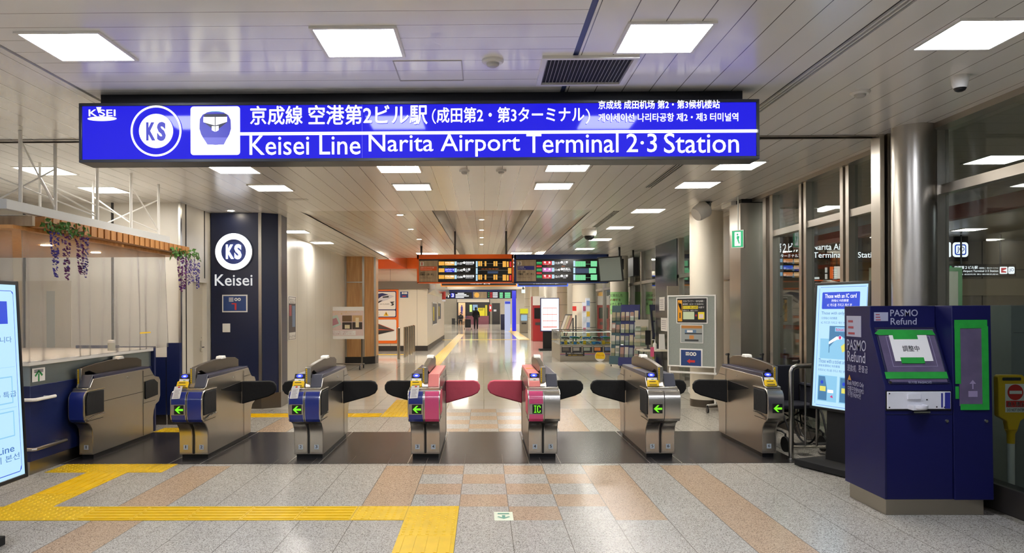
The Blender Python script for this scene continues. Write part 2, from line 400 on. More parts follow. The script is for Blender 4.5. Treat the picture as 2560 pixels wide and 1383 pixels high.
# joints: the dark slots and the fire shutter track
SLOT = M('slot_dark', '#23211f', .6); SLOTB = M('slot_blue', '#2f3f74', .4)
g = G(SLOT); g.box(-2.915, -2.885, -8, 6.93, H + .015, H + .04); struct('trim_2', g)
g = G(SLOTB); g.box(.57, .605, -8, 6.93, H + .006, H + .04); struct('trim_3', g)
g = G(SLOT); g.box(2.17, 2.26, -8, 6.93, H + .012, H + .04); g.m(WHITE)
for x in (2.195, 2.225): g.box(x, x + .012, -8, 6.93, H - .002, H + .012)
struct('trim_4', g)
g = G(SLOT); g.box(-9, 4.2, 6.93, 7.05, H + .03, H + .05); g.m(STEELH); g.box(-9, 4.0, 6.93, 6.95, H - .012, H + .03); g.box(-9, 4.0, 7.03, 7.05, H - .012, H + .03); struct('trim_5', g)
def air_slot(y0, y1, x=2.17):
    g = G(SLOT); g.box(x - .05, x + .05, y0, y1, H - .004, H); g.m(WHITE)
    for k in (-.052, -.018, .014, .048): g.box(x + k, x + k + .006, y0, y1, H - .009, H - .004)
    return g
for y0, y1 in ((7.6, 9.85), (12.2, 14.6), (16, 18.6)):
    one('air_slot_diffuser', air_slot(y0, y1), {7.6: 'long dark slot diffuser in the ceiling just behind the blue sign', 12.2: 'dark slot diffuser in the ceiling in front of the white speaker', 16: 'farthest dark slot diffuser in the right ceiling aisle'}[y0], 'air vent', 'slot diffusers')

# ------------------------------------------------------------------ walls
g = G(CREAMP); g.box(-9, -4.46, 11.0, 11.1, 0, H); struct('wall_booth_back', g)
g = G(SLOT)
for px in (62, 282):
    x = PY(px, 700, 11).x; g.box(x - .016, x + .016, 10.985, 11.0, 0, H)
struct('trim_6', g)
g = G(CREAMP); g.box(-4.6, -4.46, 11.1, 11.48, 0, H); g.box(-4.6, -4.46, 12.06, 12.4, 0, H); g.box(-4.6, -4.46, 11.48, 12.06, 2.05, H); struct('wall_booth_side', g)
g = G(SLOT)
for y in (11.2, 11.95): g.box(-4.46, -4.452, y, y + .02, 0.0 if y < 11.5 else 2.12, H)
g.m(STEEL); g.box(-4.47, -4.44, 10.96, 11.02, 0, H); struct('trim_7', g)
def door(name, F, w, h, hu):
    g = G(M('door_leaf', '#cfc7b7', .4)); g.fbox(F, 0, 0, w, h, -.04, 0); d = struct(name, g)
    g = G(CHROME); g.fbox(F, hu - .02, .95, hu + .02, 1.12, 0, .008); g.tube([F.at(hu, 1.02, .0), F.at(hu, 1.02, .05), F.at(hu - .11, 1.02, .05)], .009, 8); g.disc(F, hu, 1.17, .012, .01)
    obj('door_handle', g, d)
    return d
door('door_1', Face((-4.53, 11.48, 0), (0, 1, 0)), .58, 2.05, .5)
F = Face((-7.05, 10.99, 0)); d = door('door_2', F, .98, 2.05, .12)
g = G(M('door_window', '#aeb2ad', .15)); g.fbox(F, .62, .9, .74, 1.9, 0, .006); obj('door_window', g, d)
# wide office strip behind the counter, blue pillar with the ring sign
def Pf(px, Y): return PY(px, 775, Y).x
bx0, bx1 = Pf(528, 12.2), Pf(647, 12.2)
poly = [(bx0, 12.2), (bx1 + .04, 12.2), (Pf(700, 12.36), 12.38), (Pf(718, 12.9), 12.9), (bx0, 12.9)]
g = G(NAVYD); g.prism(poly, 'z', .25, H); col = struct('column_blue', g)
g = G(STEELD); g.prism([(x + (.01 if x > -3.5 else 0), y - .012) for x, y in poly], 'z', 0, .25); obj('plinth', g, col)
g = G(STEELH); xx = bx1; g.box(xx, xx + .05, 12.185, 12.21, .25, H); xx = Pf(700, 12.37); g.box(xx - .02, xx + .02, 12.35, 12.4, .25, H); obj('corner_trim', g, col)
g = G(CREAM); g.box(-4.3, -4.1, 12.9, 20.5, 0, H); struct('wall_left', g)
g = G(STEELD); g.box(-4.1, -4.09, 12.9, 20.5, 0, .12); struct('baseboard_left', g)
g = G(WOODM); cw = [(-4.1, 22.2), (-3.55, 22.2), (-3.25, 22.5), (-3.25, 23.2), (-4.1, 23.2)]
g.prism(cw, 'z', .22, 3.45); col = struct('column_wood', g)
g = G(BLACK); g.prism(cw, 'z', 0, .22); obj('plinth', g, col)
g = G(STEELH)
for x, y in ((-4.08, 22.2), (-3.55, 22.2), (-3.25, 22.5)): g.box(x - .03, x + .03, y - .03, y + .02, .22, 3.45)
g.box(-4.1, -3.55, 22.185, 22.2, 2.42, 2.45); obj('corner_trim', g, col)
g = G(CREAMP); g.box(-4.3, -4.1, 20.5, 22.3, 0, 3.5); struct('wall_left_return', g)
g = G(OFFICE); g.box(-9, -2.2, 29.4, 29.5, .2, 2.43); g.box(-9, -2.2, 29.4, 29.5, 2.73, 3.22); o = struct('wall_office', g)
g = G(M('office_band', '#6f665a', .5)); g.box(-9, -2.12, 29.3, 29.45, 2.43, 2.73); obj('wall_band', g, o)
g = G(OFFICES); g.box(-2.25, -2.2, 29.5, 42, .2, 2.43); g.box(-9, -2.2, 42, 42.1, .2, 2.43); struct('wall_office_side', g)
g = G(M('skirting_dark', '#2c2724', .5)); g.box(-9, -2.18, 29.36, 29.4, 0, .2); g.box(-2.24, -2.18, 29.4, 42, 0, .2); struct('baseboard_office', g)
g = G(steel('awning_metal', '#cfcdc6', .2, (1, 3, 1), .3)); g.prism([(-2.3, 2.85), (-1.9, 2.75), (-1.9, 2.45), (-2.2, 2.25), (-2.3, 2.25)], 'y', 29.8, 42); struct('trim_8', g)
g = G(CREAMP); g.box(-2.3, -2.25, 29.5, 42, 2.4, 4.1); g.box(-9, -2.25, 42, 42.1, 2.4, 4.1); struct('wall_office_upper', g)
g = G(ORANGE); g.box(-9, -2.0, 29.1, 29.4, 3.22, 4.0); g.m(M('orange_bright', '#f08a18', .35)).box(-9, -4.3, 27.5, 29.1, 3.22, 3.95); struct('trim_9', g)
g = G(CREAMP); g.box(-9, 7, 86, 86.2, 0, 4.1); struct('wall_far', g)
g = G(CREAMP); g.box(-9, -8.9, -8, 86, 0, 4.1); struct('wall_outer_left', g)
g = G(M('wall_rear', '#b8b0a2', .5)); g.box(-9, 15, -8.1, -8, 0, H); struct('wall_rear', g)

# ------------------------------------------------------------------ right: glass wall, pillars, hall next door
KERB = M('kerb_dark', '#2b2724', .4)
g = G(KERB); g.box(3.985, 4.12, -4, 6.5, 0, .226); g.m(CHROME).box(3.97, 3.985, -4, 6.5, 0, .03); struct('baseboard_right', g)
g = G(KERB); g.box(3.985, 4.12, 6.9, 10.9, 0, .1); struct('baseboard_right_far', g)
wn = 0
for y0, y1, z0 in ((-4, 6.55, .226), (7.06, 8.13, .1), (8.33, 9.2, .1), (9.405, 10.26, .1), (10.62, 10.9, .1)):
    wn += 1; g = G(GLASS); g.box(4.02, 4.026, y0, y1, z0, H); struct('window_%d' % wn, g)
tn = 10
for y0, y1 in ((6.55, 6.62), (8.13, 8.2), (8.26, 8.33), (9.2, 9.27), (9.335, 9.405), (10.26, 10.36), (10.5, 10.62)):
    g = G(STEEL); g.box(3.95, 4.05, y0, y1, .1, H); struct('trim_%d' % tn, g); tn += 1
g = G(STEELD); 
for y0, y1 in ((6.62, 6.66), (8.2, 8.26), (9.27, 9.335), (10.36, 10.5)): g.box(3.99, 4.05, y0, y1, .1, H)
struct('trim_%d' % tn, g); tn += 1
g = G(STEELH)
for y0, y1 in ((-4, 6.55), (7.06, 8.13), (8.33, 9.2), (9.405, 10.26)): g.box(3.965, 4.06, y0, y1, 2.59, 2.67)
struct('trim_%d' % tn, g); tn += 1
g = G(STEELH); g.box(3.9, 4.1, -4, 10.9, 3.15, H); struct('trim_%d' % tn, g); tn += 1
g = G(STEEL); g.lathe((3.81, 6.66, 0), [(.178, 0), (.178, H)], 48); struct('column_steel', g)
g = G(STEEL); g.box(3.64, 3.68, 6.9, 7.06, 0, H); g.box(3.70, 3.73, 6.88, 7.06, 0, H); g.box(3.75, 4.1, 6.9, 7.06, 0, H); g.m(SLOT).box(3.66, 3.78, 6.95, 7.05, 0, H); struct('trim_%d' % tn, g); tn += 1
g = G(STEEL); g.box(3.74, 4.2, 10.92, 11.4, 0, H - .06); g.m(SLOT).box(3.76, 4.2, 10.93, 11.4, H - .06, H); struct('column_square', g)
g = G(M('service_door_grey', '#9c9386', .4)); g.box(4.2, 4.3, 11.4, 13.2, 0, H); g.m(STEELH).box(4.18, 4.2, 11.55, 11.62, 0, H); g.box(4.17, 4.2, 11.4, 13.2, 2.1, 2.16); struct('wall_recess', g)
CCOL = M('column_cream', '#e4dccb', .35, noise=.02, nscale=2)
g = G(CCOL); g.lathe((3.70, 12.45, 0), [(.268, 0), (.268, H)], 48); col = struct('column_white', g)
g = G(STEELD); g.lathe((3.70, 12.45, 0), [(.273, 0), (.273, .12)], 48); obj('plinth', g, col)
# far glass front on the right
RX = 4.45
g = G(GLASS); g.box(RX, RX + .01, 13.2, 30, .1, 3.2); wn += 1; struct('window_%d' % wn, g)
for y, wd in ((13.3, .15), (16.9, .12), (19.1, .12), (20.9, .1), (22.4, .12), (23.6, .1), (25.2, .12), (27.5, .12), (29.9, .12)):
    g = G(STEEL); g.box(RX - .06, RX + .06, y - wd / 2, y + wd / 2, 0, 3.2); struct('trim_%d' % tn, g); tn += 1
g = G(STEELH); g.box(RX - .06, RX + .06, 13.2, 30, 2.3, 2.38); struct('trim_%d' % tn, g); tn += 1
g = G(steel('steel_panel_dark', '#4d4f57', .2, (1, 1, 8), .2)); g.box(RX - .08, RX - .02, 16.96, 19.04, 0, 3.2); struct('wall_steel_panel', g)
for px, wpx, Y, zt in ((1548, 44, 22.6, 3.2), (1460, 58, 27.5, 3.2), (1405, 26, 40, 3.2), (1338, 20, 52, 4.05), (1318, 14, 62, 4.05)):
    x = Pf(px, Y); r = wpx * Y / FPX / 2
    g = G(CCOL); g.lathe((x, Y, 0), [(r, 0), (r, zt)], 40); c = struct('column_round', g)
    g = G(SLOT)
    for z in (.95, 1.85, 2.5): g.lathe((x, Y, 0), [(r + .003, z), (r + .003, z + .012)], 40)
    obj('joint', g, c)
g = G(CREAMP); g.box(5.2, 5.3, 30, 86, 0, 4.1); g.box(RX, 5.3, 30, 30.1, 0, 4.1); struct('wall_right_far', g)
# neighbouring hall seen through the glass
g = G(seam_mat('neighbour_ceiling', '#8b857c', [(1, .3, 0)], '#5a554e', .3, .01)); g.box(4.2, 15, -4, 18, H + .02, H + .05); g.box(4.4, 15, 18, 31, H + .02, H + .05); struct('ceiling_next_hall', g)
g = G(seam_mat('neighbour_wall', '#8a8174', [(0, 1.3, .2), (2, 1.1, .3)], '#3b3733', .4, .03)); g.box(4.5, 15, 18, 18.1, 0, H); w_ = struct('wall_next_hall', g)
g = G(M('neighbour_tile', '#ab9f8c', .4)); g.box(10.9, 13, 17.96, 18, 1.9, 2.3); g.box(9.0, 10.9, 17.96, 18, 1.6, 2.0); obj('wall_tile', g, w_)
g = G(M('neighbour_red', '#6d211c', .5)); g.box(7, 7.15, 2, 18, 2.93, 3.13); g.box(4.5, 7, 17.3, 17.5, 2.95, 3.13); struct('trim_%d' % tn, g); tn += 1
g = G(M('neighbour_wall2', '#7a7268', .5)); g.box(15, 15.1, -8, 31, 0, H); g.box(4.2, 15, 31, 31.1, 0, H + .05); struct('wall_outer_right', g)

# ------------------------------------------------------------------ lights
def light(x, y, z, label, grp, s=.46, pm=None):
    t = thing('ceiling_light', label, 'ceiling light', (x, y, z), 0, grp, world=False)
    g = G(WHITE); g.frame(Face((0, 0, 0), (1, 0, 0), (0, -1, 0)), -s/2 - .018, -s/2 - .018, s/2 + .018, s/2 + .018, .02, 0, .012)
    obj('frame', g, t)
    g = G(pm or PANEL); g.box(-s/2, s/2, -s/2, s/2, -.008, -.002); obj('diffuser', g, t)
    return t
L0 = light(-2.43, 4.5, H, 'square ceiling light panel above the blue sign, leftmost of its row', 'square ceiling lights')
LW0 = light(-4.95, 8.45, H, 'square ceiling light panel seen through the white truss posts', 'square ceiling lights', pm=PANEL_W)
def lt(x, y, label, z=H): return dup(L0 if y < 7 else LW0, (x, y, z), label=label)
lt(-.73, 4.46, 'square ceiling light panel above the middle of the blue sign, beside the access hatch')
lt(1.06, 4.42, 'square ceiling light panel next to the black slatted air grille')
lt(2.88, 4.40, 'square ceiling light panel at the right edge, past the triple slot line')
for x, y, s in ((-2.8, 8.42, 'peeking out under the left part of the blue sign'), (-.94, 8.42, 'under the blue sign, left of the two middle ones'), (.95, 8.4, 'under the blue sign, right of the two middle ones'), (2.84, 8.36, 'just under the right end of the blue sign')):
    lt(x, y, 'square ceiling light panel ' + s)
for x, y, s in ((-4.97, 9.8, 'behind the white truss posts, farther of the two there'), (-2.75, 9.72, 'in the ceiling in front of the blue ring-sign pillar'), (-.91, 9.7, 'in second row behind the blue sign, left of the middle'), (.91, 9.68, 'in second row behind the blue sign, right of the middle'), (2.75, 9.64, 'in second row behind the blue sign, beside the slot diffuser')):
    lt(x, y, 'square ceiling light panel ' + s)
for k, y in enumerate((12.15, 14.65, 17.1, 19.7, 22.4)):
    lt(2.67, y, 'square ceiling light panel in the right aisle, ' + ('first', 'second', 'third', 'fourth', 'farthest')[k] + ' beyond the gates')
for k, y in enumerate((15.1, 17.6)):
    lt(-3.78, y, 'square ceiling light panel by the cream wall, ' + ('half hidden by the blue pillar', 'next to the wood column')[k])
# rows added behind the entrance and in the long hall, for their light
for k, (x, y) in enumerate([(a, b) for b in (.4, -3.4) for a in (-6, -2.43, 1.06, 2.88)]): 
    dup(L0, (x, y, H), label='unseen square light panel added behind the camera to light the foreground')
for k, (x, y, z) in enumerate([(-1.9, 30, 3.64), (1.3, 30, 3.64), (2.67, 26, H), (2.67, 31, H), (2.67, 36, H), (2.67, 41, H), (-5, 20, H), (-6, 26, 3.95), (-6.5, 4.5, H), (9, 6.5, H + .02), (9, 11, H + .02), (6, 15, H + .02), (7.5, 22, H + .02), (10, 15.5, H + .02), (5.6, 8.2, H + .02), (5.6, 12, H + .02), (12.5, 12, H + .02), (5.5, 26, H + .02)]):
    o = dup(LW0 if y > 7 else L0, (x, y, z), label='square ceiling light panel far inside the side halls')
for x, y, z in ((-1.9, 25.5, 3.53), (1.3, 25.5, 3.53), (-1.9, 34, 3.74), (1.3, 34, 3.74), (-1.9, 39, 3.86), (1.3, 39, 3.86), (-3.6, 24.6, 3.95), (-5.6, 25.5, 3.95), (3.6, 24, H), (3.6, 29, H)):
    o = dup(LW0, (x, y, z), label='square light panel added to brighten the far hall behind the departure boards'); o.scale = (1.5, 1.5, 1)  # panels added out of view to brighten the hall
for k, (x, y) in enumerate([(-1.5, 48), (2.5, 48), (-1.5, 55), (2.5, 55), (-1, 63), (3, 63), (-3, 72), (1, 72), (4, 72), (-3, 80), (1, 80), (4, 80)]):
    o = dup(LW0, (x, y, 4.05), label='square ceiling light panel in the far end of the hall'); o.scale = (2.2, 2.2, 1)
def downlight(x, y, z, label):
    t = thing('downlight', label, 'ceiling light', (x, y, z), 0, 'round downlights', world=False)
    g = G(WHITE); g.lathe((0, 0, 0), [(.05, -.001), (.085, -.004), (.085, 0)], 24); obj('rim', g, t)
    g = G(WARM); g.lathe((0, 0, 0), [(.05, -.003), (.05, -.001)], 24); obj('lamp', g, t)
    return t
D0 = downlight(Pf(578, 11.95), 11.95, H, 'small round downlight above the ring sign of the blue pillar')
for px, py, s in ((1000, 537, 'nearest on the left hall ceiling'), (1027, 573, 'second on the left hall ceiling'), (1048, 598, 'farthest on the left hall ceiling')):
    Y = 12.04; 
    d = ray(px, py)
    # meet the sloping ceiling
    k = (H - 1.6 - SL * 12.04) / (d.z - SL * d.y); p = EYE + d * k
    dup(D0, (p.x, p.y, p.z - .004), label='small round downlight, ' + s)
for py, s in ((549, 'nearest'), (575, 'second'), (594, 'third'), (611, 'farthest')):
    d = ray(1204, py); k = (H + .42 - 1.6 - SL * 12.04) / (d.z - SL * d.y); p = EYE + d * k
    dup(D0, (p.x, p.y, p.z - .004), label='small round downlight in the central ceiling coffer, ' + s + ' in its line')
# ------------------------------------------------------------------ the big station-name sign
SY = 5.40
SB = M('sign_blue', '#201ce6', emit=1.0, spec=.15); SB.node_tree.nodes['Principled BSDF'].inputs['Roughness'].default_value = .06
SWH = M('sign_white', '#ffffff', emit=1.6)
t = thing('station_sign', 'long lit blue station-name sign hanging from the ceiling over the gates', 'sign', (-.0, SY, 2.64))
u0, v0, u1, v1 = pb(198, 245, 1898, 411, SY); v0 += .012; v1 -= .008
SF = pxface(SY - .0)
g = G(M('sign_case', '#20232b', .35)); g.box(u0, u1, SY + .012, SY + .2, v0, v1); obj('case', g, t)
g = G(M('sign_frame', '#2a2d36', .3)); g.frame(SF, u0, v0, u1, v1, .022, -.012, .006); obj('frame', g, t, .003)
g = G(SB); g.fbox(SF, u0 + .022, v0 + .022, u1 - .022, v1 - .022, -.012, -.004); obj('face_panel', g, t)
g = G(M('sign_mount', '#171920', .5)); g.box(u0 + .1, u1 - .08, SY + .115, SY + .19, v1 - .03, H); obj('mount', g, t)
FF = pxface(SY - .004)
def sb(x0, y0, x1, y1): return pb(x0, y0, x1, y1, SY - .004)
g = G(SWH)
c = PY(391, 328, SY); rr = 64 * SY / FPX; ri = 59 * SY / FPX; rd = 43 * SY / FPX
g.ring(FF, c.x, c.z, ri, rr, .002); g.disc(FF, c.x, c.z, rd, .002)
a = sb(477, 266, 600, 388); g.rrect(FF, a[0], a[1], a[2], a[3], .022, .002)
a = sb(600, 331.5, 1893, 323); zl = min(a[1], a[3]); g.rect(FF, a[0], zl, a[2] + .006, zl + .0225, .002)
a = sb(219, 291, 292, 303); g.disc(FF, (a[0]+a[2])/2, (a[1]+a[3])/2, (a[2]-a[0])/2, .002, 40, (a[3]-a[1])/(a[2]-a[0]))
a = sb(241, 268, 254, 283); g.fpoly(FF, [(a[0], a[3]), (a[0] + .016, a[1]), (a[0] + .022, a[1]), (a[2], a[3])], .0022)
obj('white_graphics', g, t, smooth=False)
def sp_(x, y): p = PY(x, y, SY - .004); return (p.x, p.z)
TB = M('train_blue', '#3a37c8', emit=.9); TB2 = M('train_blue_light', '#6f6ee0', emit=.95); TD = M('train_dark', '#2b2c4a', emit=.6); TC = M('train_cyan', '#7db9dd', emit=1.)
g = G(TC); g.fpoly(FF, [sp_(*p) for p in ((515, 282), (530, 278), (548, 278), (562, 282), (560, 290), (517, 290))], .003)
g.m(TB).fpoly(FF, [sp_(*p) for p in ((578, 322), (577, 300), (571, 288), (560, 282), (540, 280), (520, 281), (507, 287), (500, 298), (499, 322), (503, 336), (508, 345), (569, 345), (574, 336))], .0034)
g.m(TB2).fpoly(FF, [sp_(*p) for p in ((508, 345), (518, 360), (540, 363), (560, 360), (569, 345))], .0034)
g.fpoly(FF, [sp_(*p) for p in ((508, 344), (569, 344), (560, 362), (519, 362))], .0036)
g.m(TD).fpoly(FF, [sp_(*p) for p in ((511, 286), (567, 285), (568, 306), (540, 328), (511, 307))], .0038)
g.m(SWH).fpoly(FF, [sp_(*p) for p in ((509, 293), (537.5, 293), (537.5, 314), (509, 306))], .0042); g.fpoly(FF, [sp_(*p) for p in ((539.5, 293), (568, 292.5), (568, 305), (539.5, 314))], .0042)
g.fpoly(FF, [sp_(*p) for p in ((530, 316), (538, 316), (538, 330), (530, 326))], .0044); g.fpoly(FF, [sp_(*p) for p in ((539.5, 316), (547, 315), (547, 326), (539.5, 330))], .0044)
obj('train_pictogram', g, t, smooth=False)
KB = M('sign_ink_blue', '#2323c9', emit=.9)
text(t, KB, FF, [('K', *sb(366, 306, 389, 352)), ('S', *sb(393, 305, 415, 353))], .004, 'ring_letters', .075)
text(t, SWH, FF, [('京成線', *sb(626, 265, 756, 312), .02), ('空港第2ビル駅', *sb(772, 262, 1068, 312), .02), ('（', *sb(1080, 272, 1090, 310)), ('成田第2・第3ターミナル', *sb(1092, 267, 1460, 307), .02), ('）', *sb(1464, 272, 1475, 310)),
    ('京成线 成田机场 第2・第3候机楼站', *sb(1496, 250, 1799, 273), .02), ('게이세이선 나리타공항 제2・제3 터미널역', *sb(1496, 282, 1845, 305), .02),
    ('Keisei Line', *sb(624, 338, 901, 388), .005), ('Narita Airport', *sb(922, 334, 1300, 393), .005), ('Terminal', *sb(1316, 333, 1546, 383), .005), ('2·3', *sb(1566, 334, 1642, 381), .005), ('Station', *sb(1660, 332, 1847, 383), .005),
    ('K', *sb(222, 274, 243, 291), .015), ('SEI', *sb(248, 274, 289, 291), .015)], .002)
text(t, M('sign_ink_pale', '#c9cdf2', emit=1.), FF, [('GROUP', *sb(240, 293, 271, 300))], .004, 'oval_letters')
g = G(M('sign_seam', '#5150ee', emit=1.)); p = PY(905, 300, SY).x; g.rect(FF, p, v0 + .022, p + .003, v1 - .022, .001); obj('panel_joint', g, t, smooth=False)

# ------------------------------------------------------------------ fare gates
GS = steel('gate_steel', '#b6b1a9', .3, (.7, .7, 30)); GSV = steel('gate_steel_front', '#c0bcb4', .26, (30, 30, .7))
GN = M('gate_navy', '#1c2d80', .3, coat=.3); GP = M('gate_pink', '#cf4a7c', .3, coat=.3); GPL = M('gate_salmon', '#e88a85', .35); GT = M('gate_top_navy', '#23263f', .3)
GREY = M('gate_grey', '#4a4c58', .35); FLAPK = M('flap_black', '#0d0d0f', .75, bump=.3, nscale=20); FLAPP = M('flap_pink', '#d1556b', .6, bump=.3, nscale=14)
YEL = M('gate_yellow', '#f2c71f', .35); ARW = M('arrow_green', '#6fdc1a', emit=1.3); ICB = M('reader_blue', '#3548ff', emit=1.6); ICW = M('reader_glow', '#c7d2ff', emit=1.6)
PAPER = M('paper_white', '#ece9e6', .7); INK = M('ink_dark', '#2a2a2e', .7); RED = M('red_print', '#d3322a', .5); STICK = M('number_sticker', '#c3cdd4', .5)
GLEN = 1.9
BODY = [(.21, .05), (.21, .25), (.195, .33), (.14, .39), (.06, .425), (.03, .50), (.03, .68), (.07, .745), (.14, .77), (.222, .868), (1.6, .88), (1.7, .79), (1.74, .765), (1.86, .745), (1.9, .70), (1.9, .50), (1.86, .43), (1.76, .40), (1.71, .33), (1.69, .25), (1.69, .05)]
HEADO = [(.10, .418), (.045, .425), (.012, .455), (.0, .50), (.0, .66), (.012, .705), (.045, .74), (.12, .748)]
def shell(g, x0, x1, k=0.):
    inner = [(y + .012, z) for y, z in HEADO]
    return g.prism(HEADO + [(y + .01, z) for y, z in HEADO[::-1]], 'x', x0, x1)
def gate(label, x, left, right, n1, n2, icon, lflap=True, rflap=True, half=0, reader='yellow', tagpaper=False, fl=None, fr=None):
    """left/right: colour key of each half's front; half: 0 both lanes, -1 only the left half, +1 only the right half"""
    t = thing('ticket_gate', label, 'ticket gate', (x, 7.85, 0), 0, 'ticket gates across the hall', world=False)
    xl, xr = (-.16 if half <= 0 else 0), (.16 if half >= 0 else 0)
    g = G(GS); g.prism(BODY, 'x', xl + .004, xr - .004); obj('body', g, t, .004)
    g = G(BLACK); g.box(xl + .02, xr - .02, .25, 1.64, .003, .052); obj('plinth', g, t)
    cols = {'n': GN, 'p': GP, 's': GSV}
    for s, cx in ((-1, left), (1, right)):
        if half and s != half: continue
        a, b = (xl - .006, -.004) if s < 0 else (.004, xr + .006)
        g = G(cols[cx]); shell(g, a + .008, b - .008); obj('front_cover', g, t, .003)
        g = G(GSV); 
        for e in (a, b - .008): shell(g, e, e + .008)
        obj('front_edge_trim', g, t)
        g = G(GSV); leg = [(.205, .07), (.205, .25), (.19, .325), (.135, .385), (.11, .40), (.125, .40), (.145, .392), (.2, .33), (.22, .25), (.22, .07)]
        g.prism(leg, 'x', a + .016, b - .016); obj('leg_cover', g, t)
        # number sticker
        n = n1 if s < 0 else n2; F = Face((0, .2045, 0)); m_ = (a + b) / 2
        g = G(STICK); g.fbox(F, m_ - .024, .105, m_ + .024, .155, 0, .002); q = obj('number_sticker', g, t)
        text(q, INK, F, [(n, m_ - (.011 if n != '1' else .005), .118, m_ + (.011 if n != '1' else .005), .15, .02)], .004, 'number')
        # black padded flap store in the side near the front, and the slot behind it: painted shadow wedge by the flap, else a seam
        fc = FLAPP if cx == 'p' else FLAPK
        X = xl if s < 0 else xr
        g = G(fc)
        pts = [(.06, .49), (.06, .66), (.10, .735), (.42, .735), (.42, .49)]
        g.prism(pts, 'x', X - .002, X + .012) if s > 0 else g.prism(pts, 'x', X - .012, X + .002); obj('front_flap', g, t, .006)
        g = G(GSV); Xo = X + s * .004
        g.tube([(Xo, .44, .752), (Xo, .10, .752), (Xo, .05, .735), (Xo, .022, .70), (Xo, .022, .50), (Xo, .04, .455), (Xo, .09, .445), (Xo, .22, .47), (Xo, .44, .478)], .0065, 8); obj('flap_frame', g, t)
        g = G(BLACK if (lflap if s < 0 else rflap) else SLOT); pts = [(.62, .70), (1.32, .61), (1.32, .73), (.62, .712)] if (lflap if s < 0 else rflap) else [(.42, .6), (1.4, .6), (1.4, .604), (.42, .604)]
        g.prism(pts, 'x', X - .004, X + .003) if s > 0 else g.prism(pts, 'x', X - .003, X + .004); obj('flap_shade_seam', g, t)
        g = G(SLOT)
        for z, y0, y1 in ((.425, .42, .05), (.455, 1.4, 1.74), (.785, 1.42, 1.68)):
            g.box(X - .001 if s > 0 else X - .002, X + .002 if s > 0 else X + .001, min(y0, y1), max(y0, y1), z, z + .004)
        g.box(X - .001 if s > 0 else X - .002, X + .002 if s > 0 else X + .001, 1.40, 1.404, .06, .86)
        obj('panel_seam', g, t)
        g = G(CHROME); g.lathe((X, 1.0, .815), [(.011, -.004), (.011, .005)], 14, 'x'); obj('lock', g, t)
        if (lflap if s < 0 else rflap):
            L = .425; P = [(0, .455), (0, .735), (L - .08, .74), (L - .03, .725), (L, .68), (L, .63), (L - .03, .58), (L - .1, .545)]
            g = G((fl if s < 0 else fr) or FLAPK); g.prism([(X + s * a_, z) for a_, z in P], 'y', 1.32, 1.36); obj('flap', g, t, .014, 3)
        elif not half or s == half:
            g = G(FLAPK); g.prism([(1.45, .50), (1.45, .72), (1.70, .73), (1.80, .68), (1.80, .52)], 'x', X - .002 if s > 0 else X - .012, X + .012 if s > 0 else X + .002); obj('rear_flap', g, t, .006)
        # sloping top of this half
        if s < 0:
            sl = Face((0, .14, .77), (1, 0, 0), (0, .095, .135)); w0, w1 = xl + .01, -.03
            g = G(GPL if cx == 'p' else GT); g.fbox(sl, w0, .0, w1, .172, 0, .014); g.box(w0, w1, .232, 1.58, .86, .912); r_ = obj('reader_top', g, t, .006)
            g = G(BLACK); g.fbox(sl, w0 + .008, .112, w1 - .006, .165, .014, .017); g.m(ICB); g.disc(sl, (w0+w1)/2 - .004, .140, .036, .019, 32, .62); g.m(ICW); g.disc(sl, (w0+w1)/2 - .004, .140, .018, .0195, 24, .5); obj('card_reader', g, t, smooth=False)
            g = G(PAPER if reader != 'salmon' else M('salmon_pale', '#efe3da', .5)); g.fbox(sl, w0 + .008, .075, w1 - .008, .108, .014, .016); g.m(M('green_print', '#3f9b48', .5)); g.rect(sl, w0 + .05, .082, w0 + .075, .09, .0165); obj('reader_label', g, t, smooth=False)
            if reader != 'salmon':
                g = G(YEL); g.fprism(sl, [(w0 - .002, -.005), (w1, -.005), (w1, .066), (w1 - .01, .072), (w0 + .01, .072), (w0 - .002, .066)], .008, .034); k_ = obj('ticket_slot', g, t, .005)
                g = G(INK); g.fbox(sl, w0 + .02, .046, w1 - .03, .054, .034, .0355); g.rect(sl, w0 + .018, .012, w1 - .02, .018, .0345); g.rect(sl, w0 + .018, .002, w1 - .02, .008, .0345); obj('slot_mouth', g, k_)
            else:
                g = G(GPL); g.fbox(sl, w0 - .002, -.002, w1, .066, .008, .022); g.m(RED); obj('closed_ticket_slot', g, t, .006)
            if tagpaper:
                tp = Face((w0 + .005, .085, .768), (1, 0, .05), (.12, .32, .95)); tp.o += Vector((.0, -.085, -.07))
                g = G(PAPER); g.fbox(tp, 0, -.025, .085, .11, 0, .002); g.m(RED); g.disc(tp, .05, .1, .013, .003, 20, .6); g.m(M('ink_grey', '#a59fa6', .7))
                for k in range(7): g.rect(tp, .015, -.012 + .013 * k, .07 - .006 * (k % 3), -.007 + .013 * k, .003)
                obj('paper_notice', g, t, smooth=False)
            if not half:
                g = G(YEL); g.box(xl + .02, -.05, .92, .945, .911, .916); obj('yellow_line', g, t)
        else:
            sl = Face((0, .14, .77), (1, 0, 0), (0, .095, .135))
            g = G(GPL if cx == 'p' else GREY); g.fbox(sl, .034, .004, xr - .008, .166, 0, .016); obj('exit_cover', g, t, .008, 3)
            g = G(GPL if cx == 'p' else GT); g.box(.03, xr - .012, .25, 1.6, .86, .902); obj('top_cover', g, t, .004)
    if not half: g = G(BLACK); g.prism([(.203, .06), (.203, .25), (.188, .325), (.133, .385), (.2, .40), (.25, .06)], 'x', -.011, .011); obj('center_joint', g, t)
    # collar under the sloping top
    g = G(GSV); g.prism([(.09, .742), (.085, .775), (.15, .785), (.2, .742)], 'x', xl + .002, xr - .002); obj('collar', g, t, .003)
